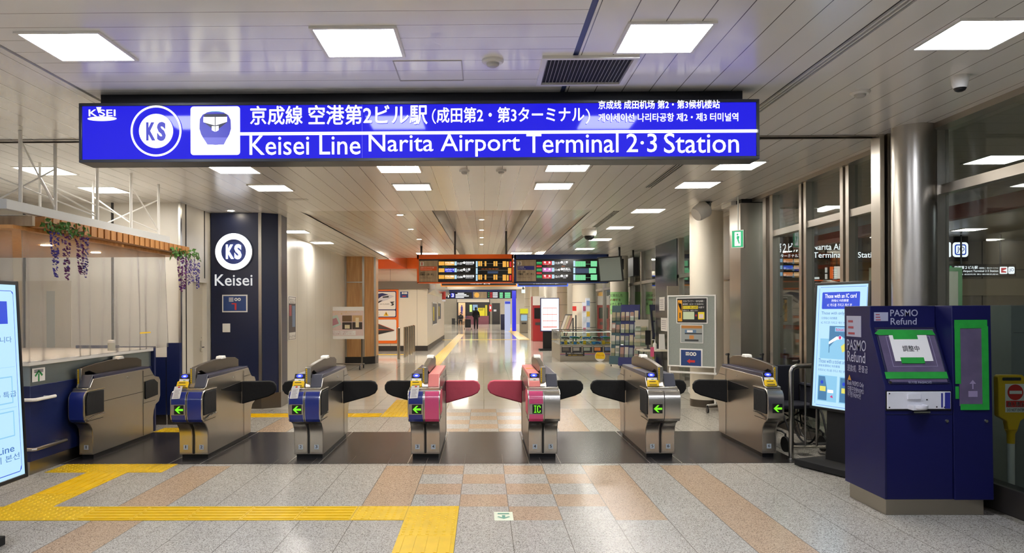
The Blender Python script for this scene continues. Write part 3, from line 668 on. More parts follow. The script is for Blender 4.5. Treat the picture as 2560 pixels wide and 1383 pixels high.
    # fin with its post, sensor cap
    f0, f1 = (-.026, .026) if not half else ((-.04, -.0) if half < 0 else (0., .04))
    FIN = [(.195, .77), (.195, .975), (.23, .99), (.5, 1.015), (.85, 1.035), (1.2, 1.04), (1.5, 1.02), (1.62, .985), (1.62, .88), (.55, .885), (.36, .945), (.27, .935), (.25, .77)]
    g = G(STEELD); g.prism(FIN, 'x', f0, f1); obj('fin', g, t, .005)
    g = G(GSV); g.box(f0 - .004, f1 + .004, .185, .20, .77, .985); obj('post_cover', g, t, .002)
    g = G(YEL); g.box(f0 + .004, f0 + .018, .180, .186, .775, .975); g.m(INK)
    for k in range(9): g.box(f0 + .007, f0 + .013, .1795, .1801, .79 + .02 * k, .797 + .02 * k)
    obj('caution_strip', g, t)
    g = G(WHITE); g.prism([(.98, 1.03), (1.0, 1.062), (1.1, 1.066), (1.13, 1.03)], 'x', (f0 + f1) / 2 - .04, (f0 + f1) / 2 + .04); obj('sensor_cap', g, t, .006)
    # direction display
    if icon:
        mx = (xl + -.004) / 2 if half <= 0 else (xr + .004) / 2
        F = Face((0, -.001, 0)); g = G(GSV); 
        if left != 's': g.fbox(F, xl + .004, .505, -.006, .615, -.002, .003)
        g.m(BLACK).fbox(F, mx - .042, .512, mx + .058, .608, .0, .005); dsp = obj('display', g, t)
        g = G(ARW); cxm, cz = mx + .008, .56
        if icon == 'arrow': g.fpoly(F, [(cxm - .042, cz), (cxm - .002, cz + .037), (cxm + .018, cz + .037), (cxm - .008, cz + .011), (cxm + .046, cz + .011), (cxm + .046, cz - .011), (cxm - .008, cz - .011), (cxm + .018, cz - .037), (cxm - .002, cz - .037)], .006)
        else:
            a = cxm - .036
            for (p0, q0, p1, q1) in ((.002, .03, .028, .038), (.002, -.038, .028, -.03), (.011, -.038, .019, .038)): g.rect(F, a + p0, cz + q0, a + p1, cz + q1, .006)
            for (p0, q0, p1, q1) in ((.034, -.03, .044, .03), (.04, .028, .066, .038), (.04, -.038, .066, -.028), (.062, .012, .072, .03), (.062, -.03, .072, -.012)): g.rect(F, a + p0, cz + q0, a + p1, cz + q1, .006)
        obj('green_arrow' if icon == 'arrow' else 'green_letters', g, dsp, smooth=False)
    return t
gate('narrow steel ticket gate with blue front against the blue counter, numbered 1 only', -4.375, 'n', 'n', '1', '1', None, half=1, rflap=False)
gate('steel ticket gate with blue fronts and a green arrow, numbered 1 and 2', -3.127, 'n', 'n', '1', '2', 'arrow', lflap=False, tagpaper=True)
gate('steel ticket gate with blue fronts and a green arrow, numbered 2 and 3', -1.885, 'n', 'n', '2', '3', 'arrow', tagpaper=True)
gate('ticket gate with one blue and one pink front, numbered 3 and 4', -.627, 'n', 'p', '3', '4', 'arrow', tagpaper=True, fr=FLAPP)
gate('ticket gate with pink front reading IC, numbered 4 and 5', .635, 'p', 's', '4', '5', 'IC', reader='salmon', fl=FLAPP)
gate('ticket gate with all steel fronts and a green arrow, numbered 5 and 6', 1.893, 's', 's', '5', '6', 'arrow')
gate('narrow all-steel ticket gate beside the wheelchair, numbered 6 only', 3.14, 's', 's', '6', '6', 'arrow', half=-1)

# ------------------------------------------------------------------ tactile paving
TAC = M('tactile_yellow', '#e2b90c', .35, noise=.06, nscale=8)
def tactile(label, cells, name='tactile_paving'):
    """cells: (x0, x1, y0, y1, kind) kind: d domes, x bars along x, y bars along y"""
    g = G(TAC); yl = TAC
    for x0, x1, y0, y1, k in cells:
        g.box(x0 + .002, x1 - .002, y0 + .002, y1 - .002, 0, .0045)
        if k == 'd':
            nx, ny = max(1, round((x1-x0)/.06)), max(1, round((y1-y0)/.06))
            for i in range(nx):
                for j in range(ny):
                    g.lathe((x0 + (i+.5)*(x1-x0)/nx, y0 + (j+.5)*(y1-y0)/ny, .0045), [(.013, 0), (.009, .005)], 8)
        elif k == 'x':
            n = max(1, round((y1-y0)/.08))
            for j in range(n): y = y0 + (j+.5)*(y1-y0)/n; g.box(x0 + .015, x1 - .015, y - .011, y + .011, .0045, .0095)
        elif k == 'y':
            n = max(1, round((x1-x0)/.08))
            for j in range(n): x = x0 + (j+.5)*(x1-x0)/n; g.box(x - .011, x + .011, y0 + .015, y1 - .015, .0045, .0095)
    return one(name, g, label, 'tactile paving', 'yellow tactile paving')
tactile('yellow dotted tactile strip along the dark gate strip by the counter', [(-4.36 + .39 * k, -4.36 + .39 * (k + 1), 7.4, 7.795, 'd') for k in range(3)])
tactile('yellow barred tactile strip running from the dotted strip towards the left screen', [(-3.93, -3.53, 7.0 - .0, 7.4, 'y'), (-3.93, -3.53, 6.5, 7.0, 'y'), (-3.93, -3.53, 6.1, 6.5, 'd')])
tactile('long yellow tactile strip across the front of the entrance floor', [(-4.4, -3.93, 5.7, 6.1, 'd'), (-3.93, -3.53, 5.7, 6.1, 'd'), (-3.53, -3.13, 5.7, 6.1, 'd')] + [(-3.13 + .4217 * k, -3.13 + .4217 * (k + 1), 5.7, 6.1, 'x') for k in range(5)] + [(-1.02, -.61, 5.7, 6.1, 'd')])
tactile('yellow tactile strip coming towards the camera at the bottom of the picture', [(-.61, -.2, 5.7, 6.1, 'd'), (-.61, -.2, 5.3, 5.7, 'd')] + [(-.61, -.2, 5.3 - .4 * (k + 1), 5.3 - .4 * k, 'y') for k in range(5)])
tactile('small yellow dotted tactile patch behind the first ticket gate', [(-4.36, -3.96, 9.85, 10.2, 'd'), (-3.96, -3.56, 9.85, 10.2, 'd')])
tactile('yellow tactile strip across the floor behind the left gates', [(-3.66 + .42 * k, -3.66 + .42 * (k + 1), 11.22, 11.6, 'x') for k in range(5)])
tactile('yellow tactile strip leading away behind the blue and pink gate', [(-1.55, -1.1, 11.22 + .42 * k, 11.22 + .42 * (k + 1), 'd' if k == 0 else 'y') for k in range(5)])
tactile('yellow tactile line running down the hall past the ticket office corner', [(-1.66, -1.26, 15 + k, 16 + k, 'y') for k in range(35)])
tactile('yellow tactile crossing line far down the hall', [(-6, -1.68, 40, 40.5, 'n'), (-1.24, 1.8, 40, 40.5, 'n')])
tactile('yellow tactile line on the right of the far hall floor', [(1.9, 2.5, 40 + 2 * k, 42 + 2 * k, 'y') for k in range(13)])
tactile('yellow tactile strip on the floor by the steel bollards', [(-6.5, -2.6, 26.8, 27.2, 'n')])
# arrow sticker on the floor
t = thing('floor_sticker', 'pale floor sticker with a green down arrow on the tiles', 'sticker', tuple(PZ(1259, 1291)))
q = PZ(1259, 1291); FL = Face((q.x, q.y, .0), (1, 0, 0), (0, 1, 0)); g = G(M('sticker_pale', '#e4e9cf', .4)); g.fbox(FL, -.073, -.12, .073, .12, 0, .0015); obj('sheet', g, t)
g = G(M('sticker_green', '#5d9a83', .5)); g.fpoly(FL, [(0, -.08), (.05, -.03), (.04, -.012), (.012, -.038), (.012, .02), (-.012, .02), (-.012, -.038), (-.04, -.012), (-.05, -.03)], .003); g.rect(FL, -.045, .05, .045, .08, .003); obj('arrow', g, t, smooth=False)

# ------------------------------------------------------------------ ceiling fittings
x0, x1, y0, y1 = .38, .99, 4.72, 5.3
t = thing('air_grille', 'black slatted ventilation grille in a white frame above the blue sign', 'air vent', (.685, 5.0, H))
CF = Face((0, 0, H), (1, 0, 0), (0, -1, 0))
g = G(WHITE); g.frame(Face((0, 0, H), (1, 0, 0), (0, -1, 0)), x0, -y1, x1, -y0, .03, 0, .02); obj('frame', g, t)
g = G(BLACKM); g.box(x0 + .02, x1 - .02, y0 + .02, y1 - .02, H - .004, H - .001); obj('duct', g, t)
g = G(M('slat_metal', '#9c9992', .4))
for k in range(23): x = x0 + .035 + k * .0245; g.hull([(x, y0 + .03, H - .010), (x + .003, y0 + .03, H - .010), (x + .003, y1 - .03, H - .010), (x, y1 - .03, H - .010), (x, y0 + .03, H - .004), (x + .003, y0 + .03, H - .004), (x + .003, y1 - .03, H - .004), (x, y1 - .03, H - .004)], [(0, 1, 2, 3), (0, 1, 5, 4), (1, 2, 6, 5), (2, 3, 7, 6), (3, 0, 4, 7)])
obj('slats', g, t)
g = G(M('hatch_line', '#a9a6a2', .5)); F = Face((0, 0, H), (1, 0, 0), (0, -1, 0)); g.frame(F, -.575, -5.22, -.13, -4.8, .006, 0, .004)
one('access_hatch', g, 'thin square outline of an access hatch in the ceiling above the sign', 'access hatch')
g = G(M('hatch_line', '#a9a6a2', .5)); p = [PZ(720, 500, H), PZ(785, 508, H)]; g.frame(F, p[0].x, -p[0].y, p[1].x, -p[1].y + .45, .006, 0, .004)
one('access_hatch', g, 'thin outline of a small access hatch in the ceiling right of the blue pillar', 'access hatch')
def detector(px, py, label, r=.07):
    p = PZ(px, py, H); t = thing('smoke_detector', label, 'smoke detector', (p.x, p.y, H), 0, 'ceiling detectors', world=False)
    g = G(WHITE); g.lathe((0, 0, 0), [(r, 0), (r, -.012), (r * .86, -.022)][::-1], 28); obj('base', g, t)
    g = G(M('detector_grey', '#b9b6b0', .5)); g.lathe((0, 0, 0), [(r * .35, -.045), (r * .55, -.036), (r * .6, -.02)], 24); obj('sensor', g, t); return t
detector(1232, 150, 'round white smoke detector left of the black slatted grille')
detector(2150, 229, 'flat white detector on the right ceiling near the security camera')
detector(1161, 426, 'small round detector under the blue sign, left one of the pair', .06)
detector(1253, 425, 'small round detector under the blue sign, right one of the pair', .06)
p = PZ(2400, 190, H)
t = thing('security_camera', 'white tubular ceiling camera with dark lens in the upper right corner', 'camera', (p.x, p.y, H), 0, None, world=False)
g = G(WHITE); g.lathe((0, 0, 0), [(.042, -.085), (.05, -.06), (.057, 0)], 32); obj('housing', g, t)
g = G(BLACK); g.lathe((0, 0, 0), [(.018, -.108), (.032, -.1), (.04, -.085)], 24); obj('lens', g, t)
p = PZ(1473, 574, H)
t = thing('security_camera', 'round dome camera on the right aisle ceiling above the hanging screen', 'camera', (p.x, p.y, H), 0, None, world=False)
g = G(WHITE); g.lathe((0, 0, 0), [(.13, -.13), (.15, -.08), (.15, 0)], 28); obj('housing', g, t)
g = G(BLACK); g.ball((0, 0, -.14), .1, .1, .08); obj('lens', g, t)
# horn speaker and small box by the white column
p = PZ(1762, 505, H)
t = thing('loudspeaker', 'white cone loudspeaker on a ceiling bracket in front of the white column', 'loudspeaker', (p.x, p.y, H), 0, None, world=False)
g = G(M('speaker_grey', '#cfcbc4', .45)); g.tube([(.0, 0, -.10), (-.12, -.05, -.18), (-.15, -.06, -.2)], [.13, .115, .1], 28); g.tube([(0, 0, -.10), (.09, .03, -.16)], [.13, .02], 28); obj('horn', g, t)
g = G(DGREY); g.tube([(.03, 0, 0), (.03, 0, -.06), (.0, 0, -.1)], .018, 10); g.box(-.04, .1, -.03, .03, -.012, 0); obj('bracket', g, t)
p = PX(1833, 492, 3.80)
g = G(WHITE); g.box(p.x - .12, p.x + .1, p.y - .25, p.y + .2, H - .06, H); one('emergency_light', g, 'small white box on the ceiling above the green exit sign', 'emergency light', None, .01)
Y = 10.7
t = thing('exit_sign', 'green lit exit sign hanging on a rod beside the square steel pillar', 'sign', tuple(PY(1838, 625, Y)))
u = pb(1829, 576, 1847, 621, Y); F = Face((u[0], Y, u[1]), (.8, -.6, 0)); w_ = .17; h_ = u[3] - u[1]
g = G(WHITE); g.fbox(F, 0, 0, w_, h_, -.05, 0); obj('case', g, t, .004)
g = G(M('exit_green', '#13b071', emit=1.1)); g.fbox(F, .008, .012, w_ - .008, h_ - .012, 0, .003); obj('panel', g, t)
g = G(SWH); g.rect(F, .045, .03, .13, h_ - .03, .004); g.m(M('exit_green', '#13b071')); g.disc(F, .085, h_ - .065, .014, .005, 20); g.fpoly(F, [(.06, .06), (.085, .11), (.07, .14), (.08, .175), (.115, .165), (.105, .12), (.12, .06), (.1, .06), (.09, .1)], .005); obj('pictogram', g, t, smooth=False)
g = G(WHITE); c_ = F.at(w_ / 2, h_, -.025); g.tube([c_, (c_.x, c_.y, H)], .01, 8); obj('rod', g, t)
# ------------------------------------------------------------------ refund machine
MB_ = M('machine_blue', '#141648', .4, spec=.25, noise=.03, nscale=3); MB2 = M('machine_blue_dark', '#101236', .4)
TAPE = M('tape_green', '#25973a', .4, noise=.1, nscale=12); FILM = M('film_mauve', '#5f5570', .18, noise=.12, nscale=9, bump=.4)
PALE = M('print_pale', '#a3a6bd', .5); STEELM = steel('machine_plinth', '#a9a294', .3, (.7, .7, 30))
t = thing('refund_machine', 'dark blue card refund machine with taped screen and paper notice on the right', 'ticket machine', (3.49, 6.1, 0))
g = G(STEELM); g.box(3.11, 3.865, 5.83, 6.4, 0, .135); obj('plinth', g, t, .003)
prof = [(5.78, .132), (5.78, 1.0), (6.0, 1.46), (6.0, 1.62), (6.42, 1.62), (6.42, .132)]
g = G(MB_); g.prism(prof, 'x', 3.08, 3.598); obj('body', g, t, .004)
g = G(MB_); g.prism([(5.765, .132), (5.795, 1.62), (6.42, 1.62), (6.42, .132)], 'x', 3.602, 3.9); side = obj('card_unit', g, t, .004)
SLF = Face((3.08, 5.78, 1.0), (1, 0, 0), (0, .22, .46))
g = G(MB2); g.frame(SLF, .03, .02, .5, .495, .014, 0, .01); scr = obj('screen_frame', g, t, .002)
g = G(FILM); g.fbox(SLF, .044, .03, .486, .48, 0, .006); obj('screen', g, scr)
g = G(M('film_line', '#8d81a3', .3)); g.frame(SLF, .10, .16, .445, .42, .004, .006, .008); obj('screen_bezel', g, scr)
g = G(PAPER); g.fbox(SLF, .125, .205, .42, .425, .008, .011); n_ = obj('paper_notice', g, t)
text(n_, INK, SLF, [('調整中', .205, .285, .335, .335, .01)], .0125)
g = G(TAPE)
g.fpoly(SLF, [(.015, .44), (.06, .475), (.475, .468), (.49, .425), (.3, .43), (.05, .425)], .0115); g.fbox(SLF, .155, .39, .345, .44, .011, .0135); g.fbox(SLF, .17, .185, .35, .235, .011, .0135); g.fbox(SLF, .02, .06, .495, .115, .009, .0125)
obj('tape', g, t, smooth=False)
g = G(YEL); g.rect(SLF, .06, .035, .13, .045, .003); obj('caution_mark', g, t, smooth=False)
text(t, PALE, SLF, [('무기명 PASMO만', .18, .018, .36, .04)], .012)
g = G(CHROME)
for F, u, v in ((SLF, .045, .03), (Face((3.08, 5.78, 0)), .47, .735), (Face((3.08, 5.772, 0)), .765, .735)):
    c_ = F.at(u, v); g.tube([F.at(u, v, 0), F.at(u, v, .012)], [.014, .011], 16)
obj('lock', g, t)
HF = Face((3.08, 6.0, 0))
def hb(x0, y0, x1, y1): a = PY(x0, y1, 6.0); b = PY(x1, y0, 6.0); return (a.x - 3.08, a.z, b.x - 3.08, b.z)
q = hb(2185, 781, 2220, 803)
g = G(PALE); g.fbox(HF, *q, 0, .002); st = obj('header_sticker', g, t)
g = G(M('print_maroon', '#9b3f4a', .6))
for k in range(3): g.rect(HF, q[0] + .012, q[3] - .022 - .021 * k, q[0] + .012 + (.032, .036, .04)[k], q[3] - .014 - .021 * k, .003)
obj('printed_marks', g, st, smooth=False)
text(t, PALE, HF, [('PASMO', *hb(2225, 774, 2294, 791), .012), ('Refund', *hb(2226, 795, 2291, 812), .012)], .003, 'header_lettering')
XF = Face((3.08, 0, 0), (0, -1, 0))
def xb(x0, y0, x1, y1):
    a = PX(x0, (y0 + y1) / 2, 3.08); b = PX(x1, (y0 + y1) / 2, 3.08); m_ = PX((x0 + x1) / 2, y1, 3.08); k = PX((x0 + x1) / 2, y0, 3.08); return (-a.y, m_.z, -b.y, k.z)
q = xb(2117, 790, 2153, 842)
g = G(PALE); g.fbox(XF, *q, 0, .002); st = obj('side_sticker', g, t)
g = G(M('print_maroon', '#9b3f4a', .6))
for k in range(3): g.rect(XF, q[0] + .03, q[3] - .055 - .05 * k, q[0] + (.11, .12, .14)[k], q[3] - .037 - .05 * k, .003)
obj('printed_marks', g, st, smooth=False)
text(t, PALE, XF, [('PASMO', *xb(2118, 850, 2166, 877), .01), ('Refund', *xb(2119, 879, 2164, 906), .01), ('退款机', *xb(2119, 912, 2141, 929)), ('환불금', *xb(2147, 914, 2170, 932)), ('Blank PASMO Only', *xb(2119, 954, 2160, 969)), ('只限于空余PASMO', *xb(2120, 968, 2160, 983)), ('무기명 PASMO만', *xb(2120, 982, 2153, 995))], .003, 'side_lettering')
q = xb(2120, 937, 2129, 950); g = G(M('warning_amber', '#c08a1a', .5)); g.fpoly(XF, [(q[0], q[1]), (q[2], q[1]), ((q[0] + q[2]) / 2, q[3])], .003); obj('warning_triangle', g, t, smooth=False)
# dispenser
LF = Face((3.08, 5.78, 0))
g = G(BLACK); g.fbox(LF, .004, .815, .505, .968, .0, .004); obj('dispenser_slot', g, t)
g = G(M('dispenser_white', '#dcdce2', .35)); g.fbox(LF, .012, .828, .495, .962, .002, .016); dp = obj('dispenser', g, t, .004)
g = G(M('dispenser_white', '#dcdce2')); g.lathe((3.08 + .23, 5.735, .842), [(.055, -.012), (.066, 0), (.066, .022), (.052, .022), (.05, .006)], 28); g.fbox(LF, .165, .828, .225, .864, .016, .09); g.fbox(LF, .16, .905, .26, .945, .016, .03); obj('ticket_cup', g, dp, .002)
g = G(M('dispenser_navy', '#2a2f8a', .4)); g.fbox(LF, .42, .84, .432, .95, .016, .018); g.fbox(LF, .448, .832, .488, .955, .016, .02); g.m(BLACK)
for u, v in ((.025, .842), (.025, .948), (.31, .90), (.385, .845), (.445, .842)): g.disc(LF, u, v, .006, .019, 12)
obj('dispenser_details', g, dp, smooth=False)
g = G(CHROME); g.fbox(LF, .205, .8, .33, .812, 0, .03); obj('tray_lip', g, t)
g = G(MB2); g.fbox(LF, .004, .784, .512, .79, 0, .003); g.fbox(LF, .004, .14, .008, .79, 0, .003); obj('door_seam', g, t)
# card unit tape
CF2 = Face((3.602, 5.7605, 0), (1, 0, 0), (0, .0202, 1))
g = G(FILM); g.fbox(CF2, .045, .85, .245, 1.47, 0, .006); obj('film', g, side)
g = G(TAPE); g.fbox(CF2, .012, 1.445, .262, 1.51, .006, .009); g.fbox(CF2, .218, .82, .268, 1.46, .006, .0095); g.fbox(CF2, .05, .82, .24, .865, .006, .009); g.fbox(CF2, .013, 1.02, .055, 1.46, .006, .0085); g.fbox(CF2, .015, .905, .04, 1.0, .002, .006)
obj('tape', g, side, smooth=False)
g = G(M('arrow_mauve', '#9284a8', .4)); g.fpoly(CF2, [(.145, 1.05), (.17, 1.02), (.15, 1.02), (.15, .98), (.14, .98), (.14, 1.02), (.12, 1.02)], .008); g.rect(CF2, .11, .92, .18, .965, .008); obj('arrow', g, side, smooth=False)

# ------------------------------------------------------------------ digital signs on stands
LED = M('screen_pale_blue', '#b9e4fb', emit=1.05); LEDB = M('screen_blue', '#1745d8', emit=1.); LEDL = M('screen_line_blue', '#3d6fe8', emit=1.); LEDS = M('screen_sky', '#8fcdf0', emit=1.); LEDW = M('screen_white', '#ffffff', emit=1.25); LEDT = M('screen_text', '#3f78c8', emit=.9); LEDM = M('screen_magenta', '#d8327a', emit=1.); LEDD = M('screen_dusk', '#4a86b5', emit=.9); LEDY = M('screen_yellow', '#e8e26a', emit=1.)
FR = M('display_frame', '#121215', .35)
def digital_sign(label, F, w_, h_, base, pw=.2, br=.028):
    n = F.n; p0 = F.at(w_ / 2, 0, 0)
    t = thing('digital_signage', label, 'digital sign', (p0.x, p0.y, 0))
    g = G(FR); g.fbox(F, 0, 0, w_, h_, -.07, -.004); g.frame(F, 0, 0, w_, h_, .028, -.004, .006); g.fbox(F, w_ - br, 0, w_, h_, -.07, .006); obj('housing', g, t, .004)
    g = G(LED); g.fbox(F, .028, .028, w_ - br, h_ - .028, -.006, .0); s = obj('screen', g, t)
    fl = Face((p0.x, p0.y, 0), F.r, (0, 0, 1))
    g = G(BLACKM); g.fprism(fl, [(-pw, .06), (pw, .06), (pw * .8, p0.z + .3), (-pw * .8, p0.z + .3)], -.10, -.05); obj('post', g, t, .004)
    g = G(BLACKM); b0, b1, d0, d1 = base; g.fprism(fl, [(b0, .012), (b1, .012), (b1, .075), (b0, .075)], d0, d1); obj('base', g, t, .006)
    return t, s
FR_ = Face((3.36, 7.75, .578), (.37, -.93, 0), (.058, .023, 1)); FR_.r = Vector((.37, -.93, 0)).normalized()
FR_.n = FR_.r.cross(FR_.u)
t, s = digital_sign('portrait digital sign about IC cards, half hidden behind the refund machine', FR_, .70, 1.29, (-.34, .34, -.28, .22), br=.05)
g = G(LEDL)
for (a, b, c_, d) in ((.06, .06, .064, 1.23), (.64, .06, .644, 1.23), (.075, .045, .63, .049), (.075, 1.238, .63, 1.242)): g.rect(FR_, a, b, c_, d, .001)
for u, v in ((.062, .047), (.062, 1.24), (.642, .047), (.642, 1.24)): pass
obj('screen_border', g, s, smooth=False)
g = G(LEDB); g.rrect(FR_, .10, 1.02, .56, 1.19, .012, .001); obj('blue_banner', g, s, smooth=False)
text(s, LEDW, FR_, [('Those with an IC card', .135, 1.13, .52, 1.172, .012), ('持有IC卡的乘客', .22, 1.09, .43, 1.118), ('IC 카드를 가지고 계신 분', .17, 1.045, .47, 1.075)], .002, 'banner_lettering')
text(s, LEDT, FR_, [('Those with only an IC card', .10, .955, .58, .995), ('只持有IC卡的乘客', .10, .915, .30, .94), ('IC 카드만 가지고 계신 분', .10, .87, .40, .895), ('Those with a ticket and an IC card', .09, .475, .6, .515), ('持有车票和IC卡的乘客', .09, .435, .36, .46), ('티켓과 IC 카드를 가지고 계신 분', .09, .39, .42, .415)], .002, 'screen_lettering')
g = G(LEDS); g.rect(FR_, .10, .52, .6, .72, .001); g.m(LEDD).rect(FR_, .21, .58, .56, .85, .0015); g.m(LEDS).fpoly(FR_, [(.22, .64), (.34, .76), (.46, .70), (.46, .58), (.22, .58)], .002); g.m(LEDW).fpoly(FR_, [(.21, .69), (.30, .745), (.37, .745), (.37, .72), (.31, .715), (.21, .665)], .0025); g.m(LEDM).disc(FR_, .345, .735, .017, .003, 16); g.m(LEDY).fpoly(FR_, [(.36, .65), (.42, .69), (.44, .62), (.38, .59)], .003); g.m(LEDS).rect(FR_, .28, .795, .5, .84, .0025)
for u in (.09, .36): 
    g.m(LEDS).rect(FR_, u, .09, u + .24, .35, .0015); g.m(LEDD).fpoly(FR_, [(u + .01, .1), (u + .01, .34), (u + .09, .34), (u + .12, .22), (u + .12, .1)], .002); g.m(LEDY).rect(FR_, u + .03, .19, u + .105, .24, .0025); g.m(LEDB).disc(FR_, u + .055, .28, .018, .003, 16); g.m(LEDW).rect(FR_, u + .13, .18, u + .2, .21, .0025); g.m(LEDM).fpoly(FR_, [(u + .16, .14), (u + .19, .16), (u + .2, .13)], .003)
obj('illustration', g, s, smooth=False)
text(s, LEDM, FR_, [('touch', .29, .80, .42, .835, .015)], .004, 'touch_word')
FL_ = Face((-3.12, 4.40, .47), (0, 1, 0), (-.048, 0, 1)); FL_.r = Vector((0, 1, 0)); FL_.n = FL_.r.cross(FL_.u)
t, s = digital_sign('portrait digital sign with pale blue screen cut off by the left edge', FL_, .70, 1.34, (-.2, .33, -.42, -.14), .1)
g = G(LEDB)
for (a, b, c_, d) in ((.05, .07, .054, 1.25), (.638, .09, .642, 1.25), (.07, .053, .62, .058), (.07, 1.268, .62, 1.272)): g.rect(FL_, a, b, c_, d, .001)
g.fpoly(FL_, [(.62, .053), (.638, .07), (.642, .09), (.634, .09), (.62, .058)], .001); g.fpoly(FL_, [(.62, 1.272), (.637, 1.263), (.642, 1.25), (.634, 1.25), (.62, 1.267)], .001)
obj('screen_border', g, s, smooth=False)
g = G(LEDB); g.rect(FL_, .08, 1.05, .57, 1.2, .001); obj('blue_banner', g, s, smooth=False)
g = G(LEDS)
for v0, v1 in ((.52, .70), (.30, .47)):
    g.frame(FL_, .08, v0, .585, v1, .008, .001, .002)
g.rect(FL_, .06, .76, .62, .762, .001); g.rect(FL_, .06, .49, .62, .493, .001); obj('panel_boxes', g, s, smooth=False)
text(s, LEDT, FL_, [('타는 곳입니다', .2, .925, .6, .965), ('6000 특급', .3, .56, .62, .60), ('Main Line', .15, .20, .57, .245, .012), ('게이세이 본선', .12, .14, .62, .185)], .002, 'screen_lettering')

# ------------------------------------------------------------------ service counter on the left
t = thing('service_counter', 'long navy service counter with white top and steel kick plate on the left', 'counter', (-4.8, 8.5, 0))
g = G(NAVY); g.box(-6.4, -4.42, 7.27, 9.95, .13, .87); obj('front_panel', g, t, .004)
g = G(STEELH); g.box(-6.38, -4.435, 7.285, 9.93, 0, .13); obj('kick_plate', g, t)
g = G(steel('counter_band', '#a4b0b4', .4, (.7, .7, 30), .08)); g.box(-6.39, -4.425, 7.275, 9.94, .87, 1.07); obj('upper_band', g, t)
g = G(WHITE); g.box(-6.45, -4.385, 7.2, 9.93, 1.07, 1.118); obj('counter_top', g, t, .006)
g = G(NAVY); g.box(-5.0, -4.385, 9.951, 10.0, 0, 1.13); obj('end_panel', g, t, .003)
for z, m_, e in ((.745, WHITE, 7.55), (.265, STEELH, 7.75)):
    g = G(m_); g.tube([(-5.6, 7.2, z), (-4.36, 7.2, z), (-4.335, 7.22, z), (-4.335, e, z)], .017, 10); g.tube([(-4.335, e - .05, z), (-4.43, e - .05, z)], .01, 8); g.tube([(-4.6, 7.2, z), (-4.6, 7.3, z)], .01, 8); obj('rail', g, t)
Xf = Face((-4.42, 0, 0), (0, 1, 0)); a = PX(80, 956, -4.42); b = PX(112, 918, -4.42)
g = G(PAPER); g.fbox(Xf, a.y, a.z, b.y, b.z, .0, .002); q = one('paper_sign', g, 'small white paper with a green arrow stuck on the counter', 'notice')
g = G(M('green_print2', '#2f8f4e', .5)); cy, cz = (a.y + b.y) / 2, (a.z + b.z) / 2 - .01
g.fpoly(Xf, [(cy - .012, cz - .055), (cy + .012, cz - .055), (cy + .012, cz + .02), (cy - .012, cz + .02)], .004)
for s_ in (-1, 1): g.fpoly(Xf, [(cy, cz + .06), (cy, cz + .035), (cy + s_ * .05, cz - .01), (cy + s_ * .07, cz + .005)], .004)
g.m(INK)
for k in range(3): g.rect(Xf, a.y + .03, b.z - .022 - .011 * k, b.y - .03, b.z - .016 - .011 * k, .004)
obj('arrow', g, q, smooth=False)
g = G(NAVY); g.box(-5.2, -4.47, 10.5, 10.55, .14, .95); g.m(STEELD).box(-5.2, -4.47, 10.51, 10.54, 0, .14); one('partition_panel', g, 'low navy partition panel behind the end of the counter', 'partition', 'navy partition panels')
g = G(NAVY); g.box(-4.45, -4.27, 10.5, 10.58, .14, 1.15); g.m(STEELD).box(-4.45, -4.27, 10.51, 10.57, 0, .14); one('partition_panel', g, 'taller narrow navy partition panel in front of the steel wall post', 'partition', 'navy partition panels')
g = G(NAVY); g.box(-5.3, -4.75, 9.7, 9.74, 1.12, 1.157); one('desk_screen', g, 'low navy desk screen on the far end of the counter', 'screen')
p = PX(279, 888, -4.55)
t = thing('jar', 'small clear jar with white lid on the counter', 'jar', (p.x, p.y, 1.118), world=False)
g = G(M('jar_glass', '#b7b6a6', .1)); g.lathe((0, 0, 0), [(.045, 0), (.045, .09), (.038, .1)], 20); obj('body', g, t)
g = G(WHITE); g.lathe((0, 0, 0), [(.042, .1), (.042, .125), (.03, .13)], 20); obj('lid', g, t)

# canopy of wooden slats over the counter, white truss above
t = thing('booth_canopy', 'wooden slatted canopy with white beam over the service counter', 'canopy', (-5, 8, 2.38))
g = G(M('canopy_white', '#c9cbcb', .45)); g.box(-4.06, -4.0, 6.26, 9.55, 2.465, 2.55); g.box(-6.9, -4.06, 6.26, 6.32, 2.465, 2.55); obj('beam', g, t, .003)
g = G(wood('board_orange', '#d08f4c', '#e0a868')); g.box(-6.9, -4.1, 6.5, 10.1, 2.33, 2.36); obj('ceiling_board', g, t)
for k in range(25):
    y = 6.76 + k * .135
    g = G(WOODS); g.box(-5.2, -3.97, y, y + .105, 2.362, 2.462); obj('slat', g, t, .002)
g = G(wood('board_grey', '#a08c74', '#b9a488')); g.box(-6.9, -4.0, 6.62, 6.66, 2.362, 2.45); obj('front_board', g, t)
g = G(WHITE); g.box(-6.9, -4.1, 6.7, 10.1, 2.464, 2.47); obj('bounce_sheet', g, t)  # unseen white sheet added so the slat tops bounce no orange light
for x, y in ((-4.75, 6.95), (-4.8, 8.2), (-4.8, 9.25), (-6.0, 7.4)):
    g = G(M('booth_lamp', '#ffe9c8', emit=200)); g.lathe((x, y, 2.325), [(.055, 0), (.055, .006)], 20); obj('spot_lamp', g, t)
t = thing('truss', 'white steel truss carrying the wooden canopy up to the ceiling', 'truss', (-4.1, 8, 2.55))
for x, ys_ in ((-4.08, (6.58, 7.12, 7.9, 8.66, 9.4)), (-4.75, (6.9, 8.0, 9.1))):
    for y in ys_:
        g = G(WHITE); g.tube([(x, y, 2.552 if x > -4.5 else 2.472), (x, y, 3.197)], .016 if x > -4.5 else .013, 12); obj('post', g, t)
